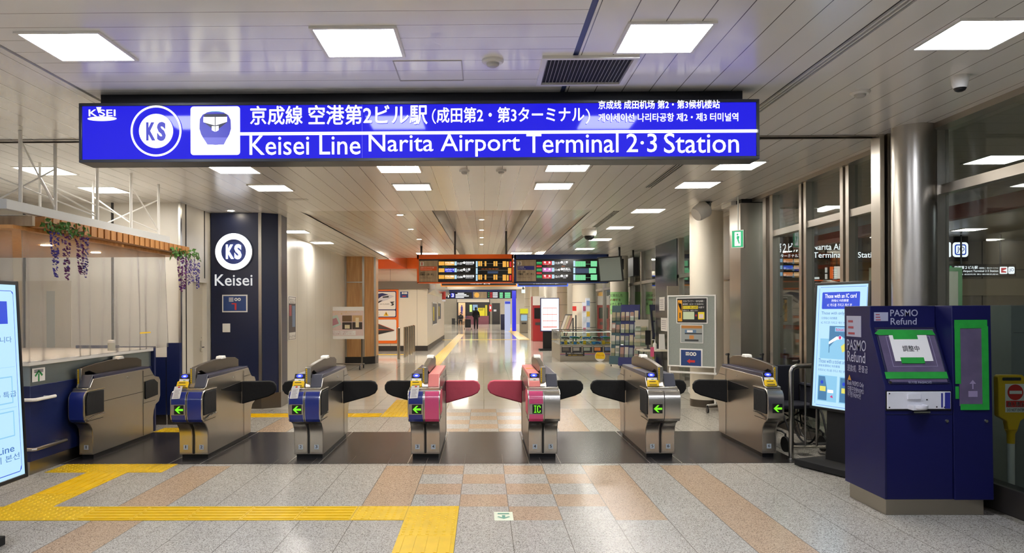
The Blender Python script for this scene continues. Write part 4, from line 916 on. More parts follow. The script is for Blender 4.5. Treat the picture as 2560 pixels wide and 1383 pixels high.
for a, b in (((-4.08, 6.6, 3.1), (-4.08, 7.1, 2.6)), ((-4.08, 7.1, 2.95), (-4.75, 6.9, 2.5)), ((-4.08, 7.12, 2.62), (-4.75, 8.0, 3.05)), ((-4.75, 6.9, 2.95), (-4.08, 7.9, 2.6)), ((-4.08, 7.9, 2.62), (-4.75, 8.0, 2.98)), ((-4.75, 8.0, 3.0), (-4.08, 9.35, 2.6)), ((-4.08, 8.66, 2.62), (-4.75, 9.1, 3.0)), ((-4.08, 8.68, 3.05), (-4.08, 9.38, 2.62)), ((-4.08, 9.4, 3.0), (-4.75, 9.1, 2.6))):
    g = G(WHITE); g.tube([a, b], .008, 8); obj('brace', g, t)
# clear plastic curtain hanging from the canopy
CUR = clear('clear_plastic', '#f6f6f6', 1.5, .25, .08, '#f4f2ee', .3)
random.seed(3)
g = G(CUR); n = 130; m_ = 16; grid = []
for i in range(n + 1):
    y = 6.7 + 3.1 * i / n; col_ = []
    for j in range(m_ + 1):
        k = j / m_; z = 1.13 + 1.2 * k; amp = .004 + .010 * (1 - k) ** 1.2
        x = -4.16 + amp * math.sin(i * .55 + 1.3 * math.sin(i * .13)) + .012 * math.sin(i * .21 + 2 * k); col_.append(g.bm.verts.new((x, y + .01 * math.sin(3 * k + i * .4), z)))
    grid.append(col_)
for i in range(n):
    for j in range(m_): g._f([grid[i][j], grid[i+1][j], grid[i+1][j+1], grid[i][j+1]])
o = one('plastic_curtain', g, 'clear plastic sheet hanging from the canopy down to the counter, long side', 'plastic curtain', 'clear plastic sheets')
sm = o.modifiers.new('thickness', 'SOLIDIFY'); sm.thickness = .0012
g = G(CUR); n = 70; grid = []
for i in range(n + 1):
    f = i / n; col_ = []
    for j in range(m_ + 1):
        k = j / m_; z = 1.13 + 1.2 * k; pin = (1 - abs(2 * f - 1)) * 0
        x = -6.3 + 2.05 * f * (1 - .10 * (1 - k) * 0); amp = .01 + .035 * (1 - k)
        col_.append(g.bm.verts.new((x + .05 * math.sin(9 * f) * (1 - k), 6.72 + amp * math.sin(i * .7 + 2 * math.sin(i * .2)), z)))
    grid.append(col_)
for i in range(n):
    for j in range(m_): g._f([grid[i][j], grid[i+1][j], grid[i+1][j+1], grid[i][j+1]])
o = one('plastic_curtain', g, 'clear plastic sheet hanging at the near end of the booth beside the left screen', 'plastic curtain', 'clear plastic sheets')
sm = o.modifiers.new('thickness', 'SOLIDIFY'); sm.thickness = .0012
g = G(YEL); p = PX(364, 832, -4.13); g.box(-4.135, -4.13, p.y - .14, p.y + .14, p.z - .008, p.z + .008); one('yellow_tape', g, 'short strip of yellow tape on the clear plastic sheet', 'tape')
# wisteria garlands
LEAF = M('leaf_green', '#4f7d33', .5, noise=.25, nscale=40); PET = [M('petal_violet', '#4a3f9c', .6), M('petal_purple', '#6d2f74', .6), M('petal_lilac', '#a99bc0', .6)]
def wisteria(label, y0, y1, z, hang):
    t = thing('wisteria_garland', label, 'artificial flowers', (-3.95, (y0 + y1) / 2, z), 0, 'artificial wisteria on the canopy')
    g = G(M('vine_stem', '#5a5230', .7)); g.tube([(-3.95, y0 + (y1 - y0) * k / 6, z + .02 * math.sin(2.1 * k)) for k in range(7)], .006, 6); obj('stem', g, t)
    g = G(LEAF)
    for k in range(int(70 * (y1 - y0) / .6)):
        c = Vector((-3.95 + random.uniform(-.05, .05), random.uniform(y0, y1), z + random.uniform(-.05, .06))); a = Vector((random.uniform(-.4, .4), random.uniform(-1, 1), random.uniform(-1, .2))).normalized(); b = a.cross(Vector((1, .2, .3))).normalized(); l = random.uniform(.05, .085)
        g.hull([c, c + a * l * .45 + b * l * .3, c + a * l, c + a * l * .45 - b * l * .3, c + a * l * .5 + a.cross(b) * .012], [(0, 1, 4), (1, 2, 4), (2, 3, 4), (3, 0, 4)])
    obj('leaves', g, t, smooth=False)
    for y, ln, ci in hang:
        g = G(PET[ci])
        for k in range(int(ln * 230)):
            f = random.random(); r = .034 * (1 - .8 * f) + .004; a_ = random.uniform(0, 6.28); c = Vector((-3.94 + r * math.cos(a_), y + r * math.sin(a_) + .02 * f, z - .05 - ln * f))
            if ci == 2 or random.random() < .2: g.m(PET[random.choice((ci, 2, 0))])
            else: g.m(PET[ci])
            u = Vector((random.uniform(-1, 1), random.uniform(-1, 1), random.uniform(-1, 1))).normalized(); v = u.cross(Vector((.3, .5, .8))).normalized(); s_ = random.uniform(.010, .017)
            g.hull([c + u * s_, c + v * s_, c - u * s_, c - v * s_, c + u.cross(v) * s_ * .6], [(0, 1, 4), (1, 2, 4), (2, 3, 4), (3, 0, 4)])
        obj('flower_raceme', g, t, smooth=False)
wisteria('garland of violet artificial wisteria at the near end of the canopy', 6.72, 7.4, 2.39, [(6.86, .42, 0), (7.05, .44, 1), (7.29, .38, 1), (7.38, .40, 2)])
wisteria('garland of purple artificial wisteria at the far end of the canopy', 9.5, 10.35, 2.36, [(9.72, .45, 1), (9.84, .42, 1), (10.0, .36, 2), (10.12, .33, 2), (10.3, .40, 0)])

# ------------------------------------------------------------------ blue pillar: ring sign, panels, switch
PYd = 12.2; PF_ = pxface(PYd)
def bb(x0, y0, x1, y1): return pb(x0, y0, x1, y1, PYd)
RW = M('ring_white', '#f4f6ff', emit=2.2)
t = thing('ring_sign', 'round lit white ring sign with letters KS on the blue pillar', 'sign', tuple(PY(587, 630, PYd)))
c = PY(586.5, 630, PYd); s_ = PYd / FPX
g = G(M('ring_core', '#2a3d8c', .4)); g.disc(PF_, c.x, c.z, 32 * s_, .03, 48); obj('core', g, t, smooth=False)
g = G(RW); g.ring(PF_, c.x, c.z, 31 * s_, 46 * s_, .05); g.m(M('ring_side', '#aeb4c8', .4))
n = 56
for r in (31 * s_, 46 * s_):
    v = [(g.bm.verts.new(PF_.at(c.x + r * math.cos(6.2831853*k/n), c.z + r * math.sin(6.2831853*k/n), 0)), g.bm.verts.new(PF_.at(c.x + r * math.cos(6.2831853*k/n), c.z + r * math.sin(6.2831853*k/n), .05))) for k in range(n)]
    for k in range(n): j = (k+1) % n; g._f([v[k][0], v[j][0], v[j][1], v[k][1]])
obj('ring', g, t, smooth=False)
text(t, RW, PF_, [('K', *bb(567, 612, 587, 648), .07), ('S', *bb(588, 611, 606, 649), .07)], .045, 'letters')
t2 = thing('letter_sign', 'white letters of the railway name on the blue pillar under the ring sign', 'sign', tuple(PY(585, 700, PYd)))
text(t2, M('letters_white', '#f2f2f2', emit=.8), PF_, [('Keisei', *bb(538, 686, 632, 715), .012)], .02, 'letters')
def notice(label, F, q, back, items, d=.012, border=WHITE, bt=.02, name='notice', cat='notice', arrow=None, grp=None):
    c = F.at((q[0] + q[2]) / 2, q[1]); t = thing(name, label, cat, tuple(c), 0, grp)
    g = G(border); g.fbox(F, *q, 0, d); obj('board', g, t, .002)
    g = G(back); g.rect(F, q[0] + bt, q[1] + bt, q[2] - bt, q[3] - bt, d + .002); obj('print', g, t, smooth=False)
    return t
NB = M('notice_navy', '#1d3c78', .45); RPR = M('red_arrow_print', '#c9302f', .5)
q = bb(556, 737, 619, 781); t = notice('small framed navy notice with red bent arrow on the blue pillar', PF_, q, NB, None)
g = G(WHITE); w_ = q[2] - q[0]; h_ = q[3] - q[1]
for u in (.55, .68): g.ring(PF_, q[0] + u * w_, q[3] - .27 * h_, .012, .026, .016, 20)
for k in range(4): g.rect(PF_, q[0] + .27 * w_, q[3] - .2 * h_ - .018 * k, q[0] + .45 * w_, q[3] - .2 * h_ - .018 * k + .01, .016)
obj('icons', g, t, smooth=False)
g = G(RPR); g.rect(PF_, q[0] + .5 * w_, q[1] + .13 * h_, q[0] + .57 * w_, q[1] + .52 * h_, .016); g.rect(PF_, q[0] + .38 * w_, q[1] + .45 * h_, q[0] + .5 * w_, q[1] + .52 * h_, .016); obj('arrow', g, t, smooth=False)
q = bb(557, 809, 576, 831); g = G(WHITE); g.fbox(PF_, *q, 0, .02); one('wall_switch_plate', g, 'small blank white switch plate on the blue pillar', 'switch', None, .005)
# ------------------------------------------------------------------ steel handrail and wheelchair beside the last gate
t = thing('handrail', 'brushed steel barrier rail beside the last ticket gate and the wheelchair', 'railing', (3.6, 8.0, 0))
RS = steel('rail_steel', '#a8a5a0', .25, (30, 30, .7))
g = G(RS); g.tube([(3.27, 8.0, 0), (3.27, 8.0, .93), (3.29, 8.0, .97), (3.33, 8.0, .99), (3.95, 8.0, .99)], .026, 16); g.lathe((3.27, 8.0, 0), [(.05, 0), (.05, .008), (.028, .012)], 20); obj('post', g, t)
g = G(RS); g.tube([(3.28, 8.0, .13), (3.95, 8.0, .13)], .014, 10); obj('bottom_rail', g, t)
for x in (3.42, 3.54, 3.66, 3.78, 3.90):
    g = G(RS); g.tube([(x, 8.0, .13), (x, 8.0, .98)], .011, 10); obj('bar', g, t)
WB = M('wheelchair_black', '#131316', .5); WS = M('wheelchair_seat', '#1b1d2b', .8); TY = M('tyre', '#0b0b0c', .7)
def wheelchair(x, y, rz, label):
    t = thing('wheelchair', label, 'wheelchair', (x, y, 0), rz, 'parked wheelchairs', world=False)
    for s in (-1, 1):
        X = s * .27
        g = G(TY); n = 40
        ring = []
        for k in range(n):
            a = 6.2831853 * k / n; cen = Vector((X, .10 + .285 * math.cos(a), .295 + .285 * math.sin(a))); rad = Vector((0, math.cos(a), math.sin(a)))
            ring.append([g.bm.verts.new(cen + rad * .013 * math.cos(b) + Vector((.016 * math.sin(b), 0, 0))) for b in (0, 1.57, 3.14, 4.71)])
        for k in range(n):
            for j in range(4): g._f([ring[k][j], ring[k][(j+1) % 4], ring[(k+1) % n][(j+1) % 4], ring[(k+1) % n][j]])
        w_ = obj('wheel', g, t)
        g = G(M('spoke_dark', '#3a3b3f', .4))
        for k in range(12): a = 6.2831853 * k / 12; g.tube([(X, .10, .295), (X, .10 + .275 * math.cos(a), .295 + .275 * math.sin(a))], .003, 5)
        g.tube([(X + s * .03, .10 + .25 * math.cos(6.2831853*k/24), .295 + .25 * math.sin(6.2831853*k/24)) for k in range(25)], .007, 6); g.tube([(X - .03, .10, .295), (X + .03, .10, .295)], .02, 10)
        obj('spokes', g, w_)
        g = G(TY); g.lathe((s * .22, -.36, .085), [(.02, -.014), (.085, -.014), (.085, .014), (.02, .014)], 24, 'x'); obj('caster', g, t)
        g = G(WB); g.tube([(s*.23, .17, .98), (s*.23, .19, .92), (s*.23, .16, .45), (s*.23, .12, .2), (s*.23, -.30, .22), (s*.22, -.36, .20), (s*.22, -.36, .09)], .011, 8); g.tube([(s*.23, .16, .48), (s*.23, -.25, .50), (s*.23, -.34, .40), (s*.2, -.5, .12)], .011, 8); g.tube([(s*.23, .16, .7), (s*.23, -.22, .7), (s*.23, -.25, .5)], .011, 8); obj('side_frame', g, t)
        g = G(WB); g.tube([(s*.23, .17, .975), (s*.23, .30, .965)], .016, 8); obj('push_handle', g, t)
        g = G(WS); g.box(s*.23 - .03, s*.23 + .03, -.2, .12, .7, .73); obj('armrest', g, t, .008)
        g = G(WB); g.box(s*.12 - .08, s*.12 + .08, -.6, -.46, .10, .115); obj('footrest', g, t, .004)
    for s in (-1, 1): g = G(WS); g.prism([(-.26, .34), (-.26, .56), (-.1, .7), (.15, .7), (.15, .34)], 'x', s * .235 - .004, s * .235 + .004); obj('side_guard', g, t)
    g = G(WS); g.box(-.2, .2, .19, .24, .36, .86); obj('back_bag', g, t, .015)
    g = G(WS); g.box(-.22, .22, -.26, .16, .46, .51); obj('seat', g, t, .015)
    g = G(WS); g.box(-.22, .22, .145, .19, .5, .93); obj('backrest', g, t, .012)
    g = G(WB); g.tube([(-.23, -.1, .22), (.23, -.05, .46)], .01, 8); g.tube([(.23, -.1, .22), (-.23, -.05, .46)], .01, 8); obj('cross_brace', g, t)
    return t
wheelchair(3.56, 8.8, .1, 'black wheelchair parked right behind the steel barrier rail beside the last gate')
wheelchair(3.6, 10.2, -.1, 'second black wheelchair standing farther back, behind the one at the rail')

# ------------------------------------------------------------------ barrier sign behind the glass
Y = 6.15
t = thing('no_entry_sign', 'yellow do-not-enter paddle sign on a white pole behind the glass at the right edge', 'sign', (PY(2530, 1200, Y).x, Y, 0))
F = pxface(Y)
def nb(x0, y0, x1, y1): return pb(x0, y0, x1, y1, Y)
def npx(pts): return [((p := PY(x, y, Y)).x, p.z) for x, y in pts]
YP = M('paddle_yellow', '#e2b51c', .4)
g = G(YP); o_ = npx([(2489, 942), (2494, 937), (2550, 937), (2555, 942), (2562, 1040), (2545, 1052), (2538, 1075), (2516, 1075), (2512, 1052), (2491, 1040)])
g.fprism(F, o_, -.03, .03); o_ = obj('paddle', g, t, .006)
g = G(M('hole_dark', '#3a3a3c', .5)); g.rrect(F, *nb(2499, 943, 2546, 951), .008, .032); obj('hand_hole', g, o_, smooth=False)
g = G(WHITE); g.rect(F, *nb(2506, 959, 2557, 1030), .033); obj('label_sheet', g, o_, smooth=False)
g = G(RED); p = PY(2531, 980, Y); g.disc(F, p.x, p.z, 19.5 * Y / FPX, .034); g.rect(F, *nb(2508, 1001, 2555, 1017), .034); g.m(WHITE).rect(F, *nb(2516, 976, 2547, 984), .036); obj('no_entry_mark', g, o_, smooth=False)
text(o_, WHITE, F, [('進入禁止', *nb(2511, 1003, 2552, 1015), .02)], .037); text(o_, INK, F, [('DO NOT ENTER', *nb(2510, 1020, 2553, 1027), .015)], .037, 'small_lettering')
g = G(YP); p = PY(2527, 1075, Y); g.lathe((p.x, Y, p.z - .01), [(.028, -.1), (.03, -.02), (.045, .01)], 20); obj('collar', g, t)
g = G(M('pole_white', '#cfccc5', .4)); g.lathe((p.x, Y, 0), [(.027, .02), (.027, p.z - .05)], 20); obj('pole', g, t)
g = G(YP); g.lathe((p.x, Y, 0), [(.16, 0), (.16, .03), (.05, .06)], 28); obj('foot', g, t)
# things of the neighbouring hall
g = G(M('cabinet_grey', '#8f918f', .4)); g.box(4.62, 5.8, 6.6, 7.6, 0, 1.625); t = one('machine_cabinet', g, 'plain light grey cabinet standing behind the glass at the right edge', 'cabinet')
g = G(M('cabinet_seam', '#6a6c6a', .5)); g.box(4.64, 5.8, 6.596, 6.6, 1.38, 1.385); g.box(4.64, 5.8, 6.596, 6.6, .72, .725); obj('panel_seam', g, t)
t = thing('ticket_gate', 'dark ticket gate with a green up arrow behind the glass, right of the refund machine', 'ticket gate', (7.2, 10.6, 0))
g = G(M('gate_dark', '#2b2b30', .4)); g.prism([(10.4, 0), (10.4, .9), (10.6, 1.38), (11.4, 1.42), (11.6, 1.1), (11.6, 0)], 'x', 7.02, 7.42); obj('body', g, t, .02)
F = Face((0, 10.395, 0)); g = G(M('gate_dark_green', '#2a6b35', .4)); g.rect(F, 7.06, .62, 7.24, .85, .003); obj('side_label', g, t, smooth=False)
g = G(ARW); g.fpoly(F, [(7.33, .82), (7.27, .74), (7.31, .74), (7.31, .66), (7.35, .66), (7.35, .74), (7.39, .74)], .004); g.m(ICB).fpoly(Face((0, 10.49, 1.12), (1, 0, 0), (0, .2, .48)), [(7.05, .02), (7.22, .02), (7.22, .06), (7.05, .06)], .004); obj('lights', g, t, smooth=False)
for i, y in enumerate((10.9, 13.3, 16.6)):
    g = G(TAC); g.box(4.9 if y > 13.4 else 7.5, 12, y, y + .3, .0, .006); one('tactile_paving', g, ('nearest', 'middle', 'farthest')[i] + ' yellow floor stripe seen through the glass behind the refund machine', 'tactile paving', 'floor stripes beyond the glass')
def jb(x0, y0, x1, y1, Y): return pb(x0, y0, x1, y1, Y)
JY = 17.0; JF = pxface(JY); JW = M('next_sign_white', '#f6f7ff', emit=1.7)
q = jb(1925, 590, 2420, 655, JY); t = thing('station_sign', 'black station sign with white lit letters in the neighbouring hall behind the glass', 'sign', ((q[0] + q[2]) / 2, JY, q[1]))
g = G(M('next_sign_black', '#15110f', .3)); g.fbox(JF, *q, -.15, 0); obj('case', g, t)
text(t, JW, JF, [('第２ビル', *jb(1940, 607, 1996, 632, JY), .015), ('（第３ターミナル）', *jb(1930, 635, 1998, 645, JY), .01), ('Narita Airport', *jb(2031, 609, 2142, 630, JY), .015), ('Terminal 2·3 Station', *jb(2033, 630, 2200, 645, JY), .015)], .006)
g = G(JW); g.rrect(JF, *jb(2362, 606, 2377, 643, JY), .03, .006); g.rrect(JF, *jb(2381, 606, 2420, 643, JY), .07, .006); g.m(M('line_blue', '#1f4fd0', emit=1.)).rrect(JF, *jb(2386, 611, 2415, 638, JY), .05, .01); g.m(JW).rrect(JF, *jb(2389, 614, 2412, 635, JY), .03, .014); obj('line_symbol', g, t, smooth=False)
text(t, M('ink_navy', '#2a3fa0', emit=.8), JF, [('JO', *jb(2391, 617, 2410, 633, JY), .01)], .018, 'symbol_letters')
JY2 = 16.4; JF2 = pxface(JY2)
q = jb(2372, 660, 2540, 692, JY2); t = thing('direction_sign', 'thin dark direction sign with small white lit lettering, lower one behind the glass', 'sign', ((q[0] + q[2]) / 2, JY2, q[1]))
g = G(M('next_sign_black')); g.fbox(JF2, *q, -.1, 0); obj('case', g, t)
g = G(M('sign_mount')); g.tube([(q[0] + .3, JY2 - .0 + .05, q[3]), (q[0] + .3, JY2 + .05, 3.2)], .02, 8); g.tube([(q[2] - .3, JY2 + .05, q[3]), (q[2] - .3, JY2 + .05, 3.2)], .02, 8); obj('hanger', g, t)
def j2(*a): return jb(*a, JY2)
text(t, JW, JF2, [('空港第２ビル駅', *j2(2386, 665, 2444, 673), .02), ('（成田第２・第３ターミナル）', *j2(2447, 668, 2495, 673)), ('Narita Airport Terminal 2·3 Station', *j2(2386, 675, 2495, 682), .015), ('京成线 成田机场 第2·第3候机楼站', *j2(2386, 684, 2495, 688))], .006)
text(t, M('letter_green', '#38b06a', emit=1.), JF2, [('R', *j2(2374, 665, 2382, 683), .03)], .006, 'green_letter')
g = G(JW); g.rrect(JF2, *j2(2499, 667, 2518, 685), .02, .006); g.rrect(JF2, *j2(2520, 667, 2536, 685), .03, .006); g.m(M('logo_red', '#d23a40', emit=1.)).rect(JF2, *j2(2502, 670, 2515, 682), .01); g.m(JW).fpoly(JF2, [((p := PY(x, y, JY2)).x, p.z) for x, y in ((2505, 677), (2515, 673), (2515, 679))], .014); obj('symbols', g, t, smooth=False)
text(t, M('ink_navy'), JF2, [('JO', *j2(2522, 671, 2534, 681), .01)], .012, 'symbol_letters')
# posters and boards of the neighbouring hall close to the glass
g = G(M('board_pale', '#cfd2c4', .6)); g.box(4.95, 6.1, 9.6, 9.66, .2, 2.12); t = one('cloth_partition', g, 'pale temporary screen edged with green tape behind the glass by the digital sign', 'partition')
g = G(M('tape_pale_green', '#7fae84', .6)); F = Face((0, 9.6, 0)); g.frame(F, 4.95, .2, 6.1, 2.12, .05, .0, .004); g.rect(F, 5.48, .2, 5.52, 2.12, .004); g.rect(F, 4.95, 1.5, 6.1, 1.55, .004); obj('tape_edge', g, t, smooth=False)
g = G(M('stair_white', '#d8d3c8', .5)); g.prism([(10.2, 0), (10.2, 1.95), (10.5, 2.0), (13.6, .9), (13.6, 0)], 'x', 4.75, 4.85); t = one('escalator_side', g, 'white escalator side wall with red stripes beyond the glass doors', 'escalator')
g = G(M('stripe_red', '#b5573c', .5))
for z in (1.28, .82, .40): g.box(4.745, 4.855, 10.195, 12.6 if z < 1 else 11.9, z, z + .07)
obj('stripe', g, t)
def mini_board(label, x0, y0, x1, y1, Y, cells):
    F = pxface(Y); q = pb(x0, y0, x1, y1, Y); t = thing('display_board', label, 'display board', ((q[0] + q[2]) / 2, Y, q[1])); g = G(M('next_sign_black')); g.fbox(F, *q, -.08, 0); obj('case', g, t)
    g = G(SWH)
    for c, *b in cells: g.m(M('cell_' + c.strip('#'), c, emit=1.)); g.rect(F, *pb(*b, Y), .006)
    obj('lit_fields', g, t, smooth=False)
    return t
mini_board('dark departure board with orange and blue fields behind the glass, left of the pale partition', 1945, 643, 2002, 695, 16.5, [(c, x, y, x2, y + 9) for y, c2 in ((647, '#e08a50'), (664, '#3f5fd8'), (681, '#e08a50')) for c, x, x2 in (('#8ab4d8', 1950, 1956), (c2, 1958, 1982), ('#d9a878', 1984, 2000))])  # fields painted as the departure boards' reflection in the glass wall
mini_board('black and orange platform board with number one behind the glass', 2030, 655, 2130, 708, 16.5, [('#ef6a2a', 2074, 667, 2083, 697), ('#e9e2d8', 2085, 666, 2103, 697), ('#ffffff', 2036, 693, 2048, 698), ('#d9cfc8', 2062, 669, 2068, 682), ('#d9cfc8', 2062, 685, 2068, 698), ('#e5602a', 2034, 700, 2128, 702.5)])

# ------------------------------------------------------------------ whiteboard on casters
a = PY(1669, 738, 12.25); b = PY(1790, 738, 11.75)
F = Face((a.x, 12.25, 0), (b.x - a.x, -.5, 0)); w_ = math.hypot(b.x - a.x, .5)
zt, zb = PY(1730, 738, 12).z, PY(1730, 918, 12).z
t = thing('notice_board', 'grey rolling notice board with three notices in front of the white column', 'notice board', (F.at(w_ / 2, 0).x, 12, 0))
g = G(WHITE); g.frame(F, 0, zb, w_, zt, .02, -.02, .01); g.fbox(F, .015, zb - .105, w_, zb - .075, -.03, -.005); obj('frame', g, t, .002)
g = G(M('felt_grey', '#8f9590', .9, noise=.05, nscale=60)); g.fbox(F, .018, zb + .018, w_ - .018, zt - .018, -.015, 0); obj('board', g, t)
for u in (.02, w_ - .03):
    g = G(WHITE); g.tube([F.at(u, .1, -.03), F.at(u, zb + .1, -.03)], .016, 10); g.tube([F.at(u, .12, .28), F.at(u, .1, -.03), F.at(u, .12, -.3)], .016, 10); obj('leg', g, t)
    for d in (-.3, .28):
        g = G(BLACK); c_ = F.at(u, .045, d); g.lathe(c_, [(.02, -.012), (.045, -.012), (.045, .012), (.02, .012)], 18, 'x'); g.tube([F.at(u, .12, d), F.at(u, .06, d)], .01, 8); obj('caster', g, t)
def wbx(x0, y0, x1, y1):
    f0, f1 = (x0 - 1669) / 121, (x1 - 1669) / 121; h = zt - zb
    return (f0 * w_, zb + (918 - y1) / 180 * h, f1 * w_, zb + (918 - y0) / 180 * h)
q = wbx(1692, 744, 1770, 809)
t2 = notice('black and yellow express ticket notice at the top of the grey board', F, q, M('notice_black', '#1a1a1c', .5), None, d=.006, bt=.015, border=PAPER)
w2, h2 = q[2] - q[0], q[3] - q[1]
def rel(a, b, c_, d): return (q[0] + a * w2, q[1] + b * h2, q[0] + c_ * w2, q[1] + d * h2)
g = G(M('notice_amber', '#e8a21c', .5)); g.rect(F, *rel(.05, .08, .19, .9), .009); g.m(M('notice_yellow', '#e9d32a', .5)).rect(F, *rel(.21, .56, .7, .68), .009); g.rect(F, *rel(.7, .16, .9, .44), .009); g.m(M('notice_mint', '#c9d9b4', .5)).rect(F, *rel(.22, .16, .58, .45), .009); g.m(M('notice_pale', '#e9d3cf', .5)).rect(F, *rel(.73, .2, .87, .36), .0105); g.m(RPR).rect(F, *rel(.61, .29, .67, .33), .009); g.rect(F, *rel(.63, .26, .65, .36), .009); obj('print_fields', g, t2, smooth=False)
text(t2, PAPER, F, [('スカイライナー・SKYLINER・', *rel(.22, .82, .9, .9)), ('乗車券・ICカードのほかに', *rel(.21, .71, .88, .78)), ('が必要です', *rel(.72, .58, .9, .66)), ('お求めのうえ、お乗りください', *rel(.21, .47, .7, .53))], .011)
text(t2, INK, F, [('ライナー券1,250円', *rel(.22, .58, .68, .66), .01), ('1', *rel(.105, .2, .14, .42), .02), ('↰', *rel(.07, .5, .17, .85), .02)], .012, 'dark_lettering')
q = wbx(1702, 812, 1759, 858); t2 = notice('small photograph of a hallway in the middle of the grey board', F, q, M('photo_grey', '#9aa09f', .4), None, d=.006, bt=.01, border=PAPER, name='photo_print', cat='photograph')
w2, h2 = q[2] - q[0], q[3] - q[1]
g = G(M('photo_orange', '#b5793a', .4)); g.rect(F, *rel(.05, .8, .95, .95), .0095); g.m(M('photo_blue', '#5f7f9f', .4)).rect(F, *rel(.2, .55, .7, .72), .0095); g.m(M('photo_dark', '#3a3d40', .4)).rect(F, *rel(.2, .48, .95, .55), .0095); g.rect(F, *rel(.2, .1, .8, .2), .0095); g.m(M('photo_amber', '#c98a4a', .4)).rect(F, *rel(.4, .22, .6, .42), .0095); g.m(PAPER).rect(F, *rel(.3, .58, .55, .7), .0105); obj('picture_patches', g, t2, smooth=False)
q = wbx(1700, 872, 1757, 919); t2 = notice('navy notice with a red left arrow at the bottom of the grey board', F, q, NB, None, d=.006, bt=.022, border=PAPER)
w2, h2 = q[2] - q[0], q[3] - q[1]
g = G(RPR); g.fpoly(F, [(q[0] + a_ * w2, q[1] + b_ * h2) for a_, b_ in ((.32, .33), (.46, .46), (.46, .39), (.68, .39), (.68, .27), (.46, .27), (.46, .2))], .01); g.m(WHITE)
for u in (.52, .66): g.ring(F, q[0] + u * w2, q[1] + .72 * h2, .014, .03, .01, 20)
for k in range(4): g.rect(F, *rel(.27, .64 + .05 * k, .43, .67 + .05 * k), .01)
obj('print_marks', g, t2, smooth=False)
g = G(WHITE); g.prism([(3.42, .22), (3.5, .12), (3.95, .1), (3.95, .3), (3.42, .3)], 'y', 12.55, 12.58) ; one('floor_stand', g, 'low white rounded panel on the floor behind the last gate flap', 'stand', None, .02)
# ------------------------------------------------------------------ left aisle: wall poster, poster stand, ticket office posters, bollards
Fx = Face((-4.094, 0, 0), (0, 1, 0))
def lx(x0, y0, x1, y1): a = PX(x0, y1, -4.1); b = PX(x1, y1, -4.1); c_ = PX(x1, y0, -4.1); return (a.y, (a.z + b.z) / 2, b.y, c_.z)
q = lx(719, 741, 738, 851); t = notice('tall narrow poster on the cream wall beside the blue pillar', Fx, q, M('poster_dark', '#4d4549', .5), None, d=.01, bt=.02, name='poster', cat='poster', border=PAPER)
w2, h2 = q[2] - q[0], q[3] - q[1]; g = G(PAPER); g.rect(Fx, *rel(.08, .83, .92, .97), .014); g.rect(Fx, *rel(.08, .03, .92, .18), .014); g.m(M('poster_red', '#a8545a', .5)); g.rect(Fx, *rel(.1, .55, .4, .8), .014); g.m(M('poster_blue', '#6f86a8', .5)).rect(Fx, *rel(.5, .3, .88, .78), .014); obj('print_fields', g, t, smooth=False)
text(t, INK, Fx, [('お得なきっぷ', *rel(.12, .89, .88, .94)), ('発売中', *rel(.2, .84, .8, .88)), ('きっぷうりば', *rel(.12, .06, .88, .12))], .016)
Y = 20.4; F = pxface(Y); q = pb(806, 767, 910, 848, Y)
t = thing('poster_stand', 'white poster on a rolling stand in front of the wood column', 'poster stand', ((q[0] + q[2]) / 2, Y, 0))
w2, h2 = q[2] - q[0], q[3] - q[1]
g = G(PAPER); g.fbox(F, *q, 0, .01); ps = obj('poster', g, t)
g = G(M('poster_pink', '#dcc4c0', .5)); g.rect(F, *rel(.01, .1, .99, .88), .014); g.m(M('poster_mint', '#bccdc4', .5)); g.fpoly(F, [(q[0] + a_ * w2, q[1] + b_ * h2) for a_, b_ in ((.02, .62), (.36, .75), (.46, .45), (.12, .27))], .018); g.m(M('poster_rose', '#b5808a', .5)).fpoly(F, [(q[0] + a_ * w2, q[1] + b_ * h2) for a_, b_ in ((.08, .55), (.34, .66), (.4, .48), (.14, .36))], .022); g.m(M('poster_brown', '#6e5336', .5)).rect(F, *rel(.48, .54, .71, .73), .018); g.m(M('poster_tan', '#c7a070', .5)).rect(F, *rel(.72, .54, .96, .73), .018); g.m(M('poster_umber', '#3d302a', .5)).rect(F, *rel(.48, .3, .71, .52), .018); g.rect(F, *rel(.72, .3, .96, .52), .018); g.m(M('poster_cream', '#e3d3b0', .5)).rect(F, *rel(.54, .32, .66, .44), .022); g.rect(F, *rel(.8, .36, .88, .66), .022); g.m(PAPER).rect(F, *rel(.13, .12, .8, .26), .018); obj('print_fields', g, ps, smooth=False)
text(ps, M('poster_yellow', '#e6c63a', .5), F, [('お土産にぴったりのお菓子ができました', *rel(.12, .82, .9, .86)), ('ぜひご覧ください', *rel(.3, .76, .68, .8))], .024, 'yellow_lettering')
text(ps, M('print_maroon'), F, [('売店および窓口で販売中です！', *rel(.2, .2, .72, .24)), ('ご当地の定番お土産をどうぞ！！', *rel(.17, .14, .76, .18))], .026, 'red_lettering')
g = G(STEELD)
for u in (q[0] + .1, q[2] - .07): g.tube([(u, Y + .05, .1), (u, Y + .05, q[3])], .022, 10)
g.tube([(q[0] + .05, Y + .05, .14), (q[2], Y + .05, .14)], .018, 10); obj('frame', g, t)
for u in (q[0] + .1, q[2] - .07):
    for d in (-.3, .35):
        g = G(BLACK); g.tube([(u, Y + .05, .14), (u, Y + d, .1)], .018, 8); g.lathe((u, Y + d, .05), [(.02, -.015), (.05, -.015), (.05, .015), (.02, .015)], 16, 'x'); obj('caster', g, t)
Y = 29.38; F = pxface(Y); q = pb(872, 724, 996, 859, Y)
t = thing('wall_poster', 'large orange framed poster of two trains on the ticket office wall', 'poster', ((q[0] + q[2]) / 2, Y, q[1]))
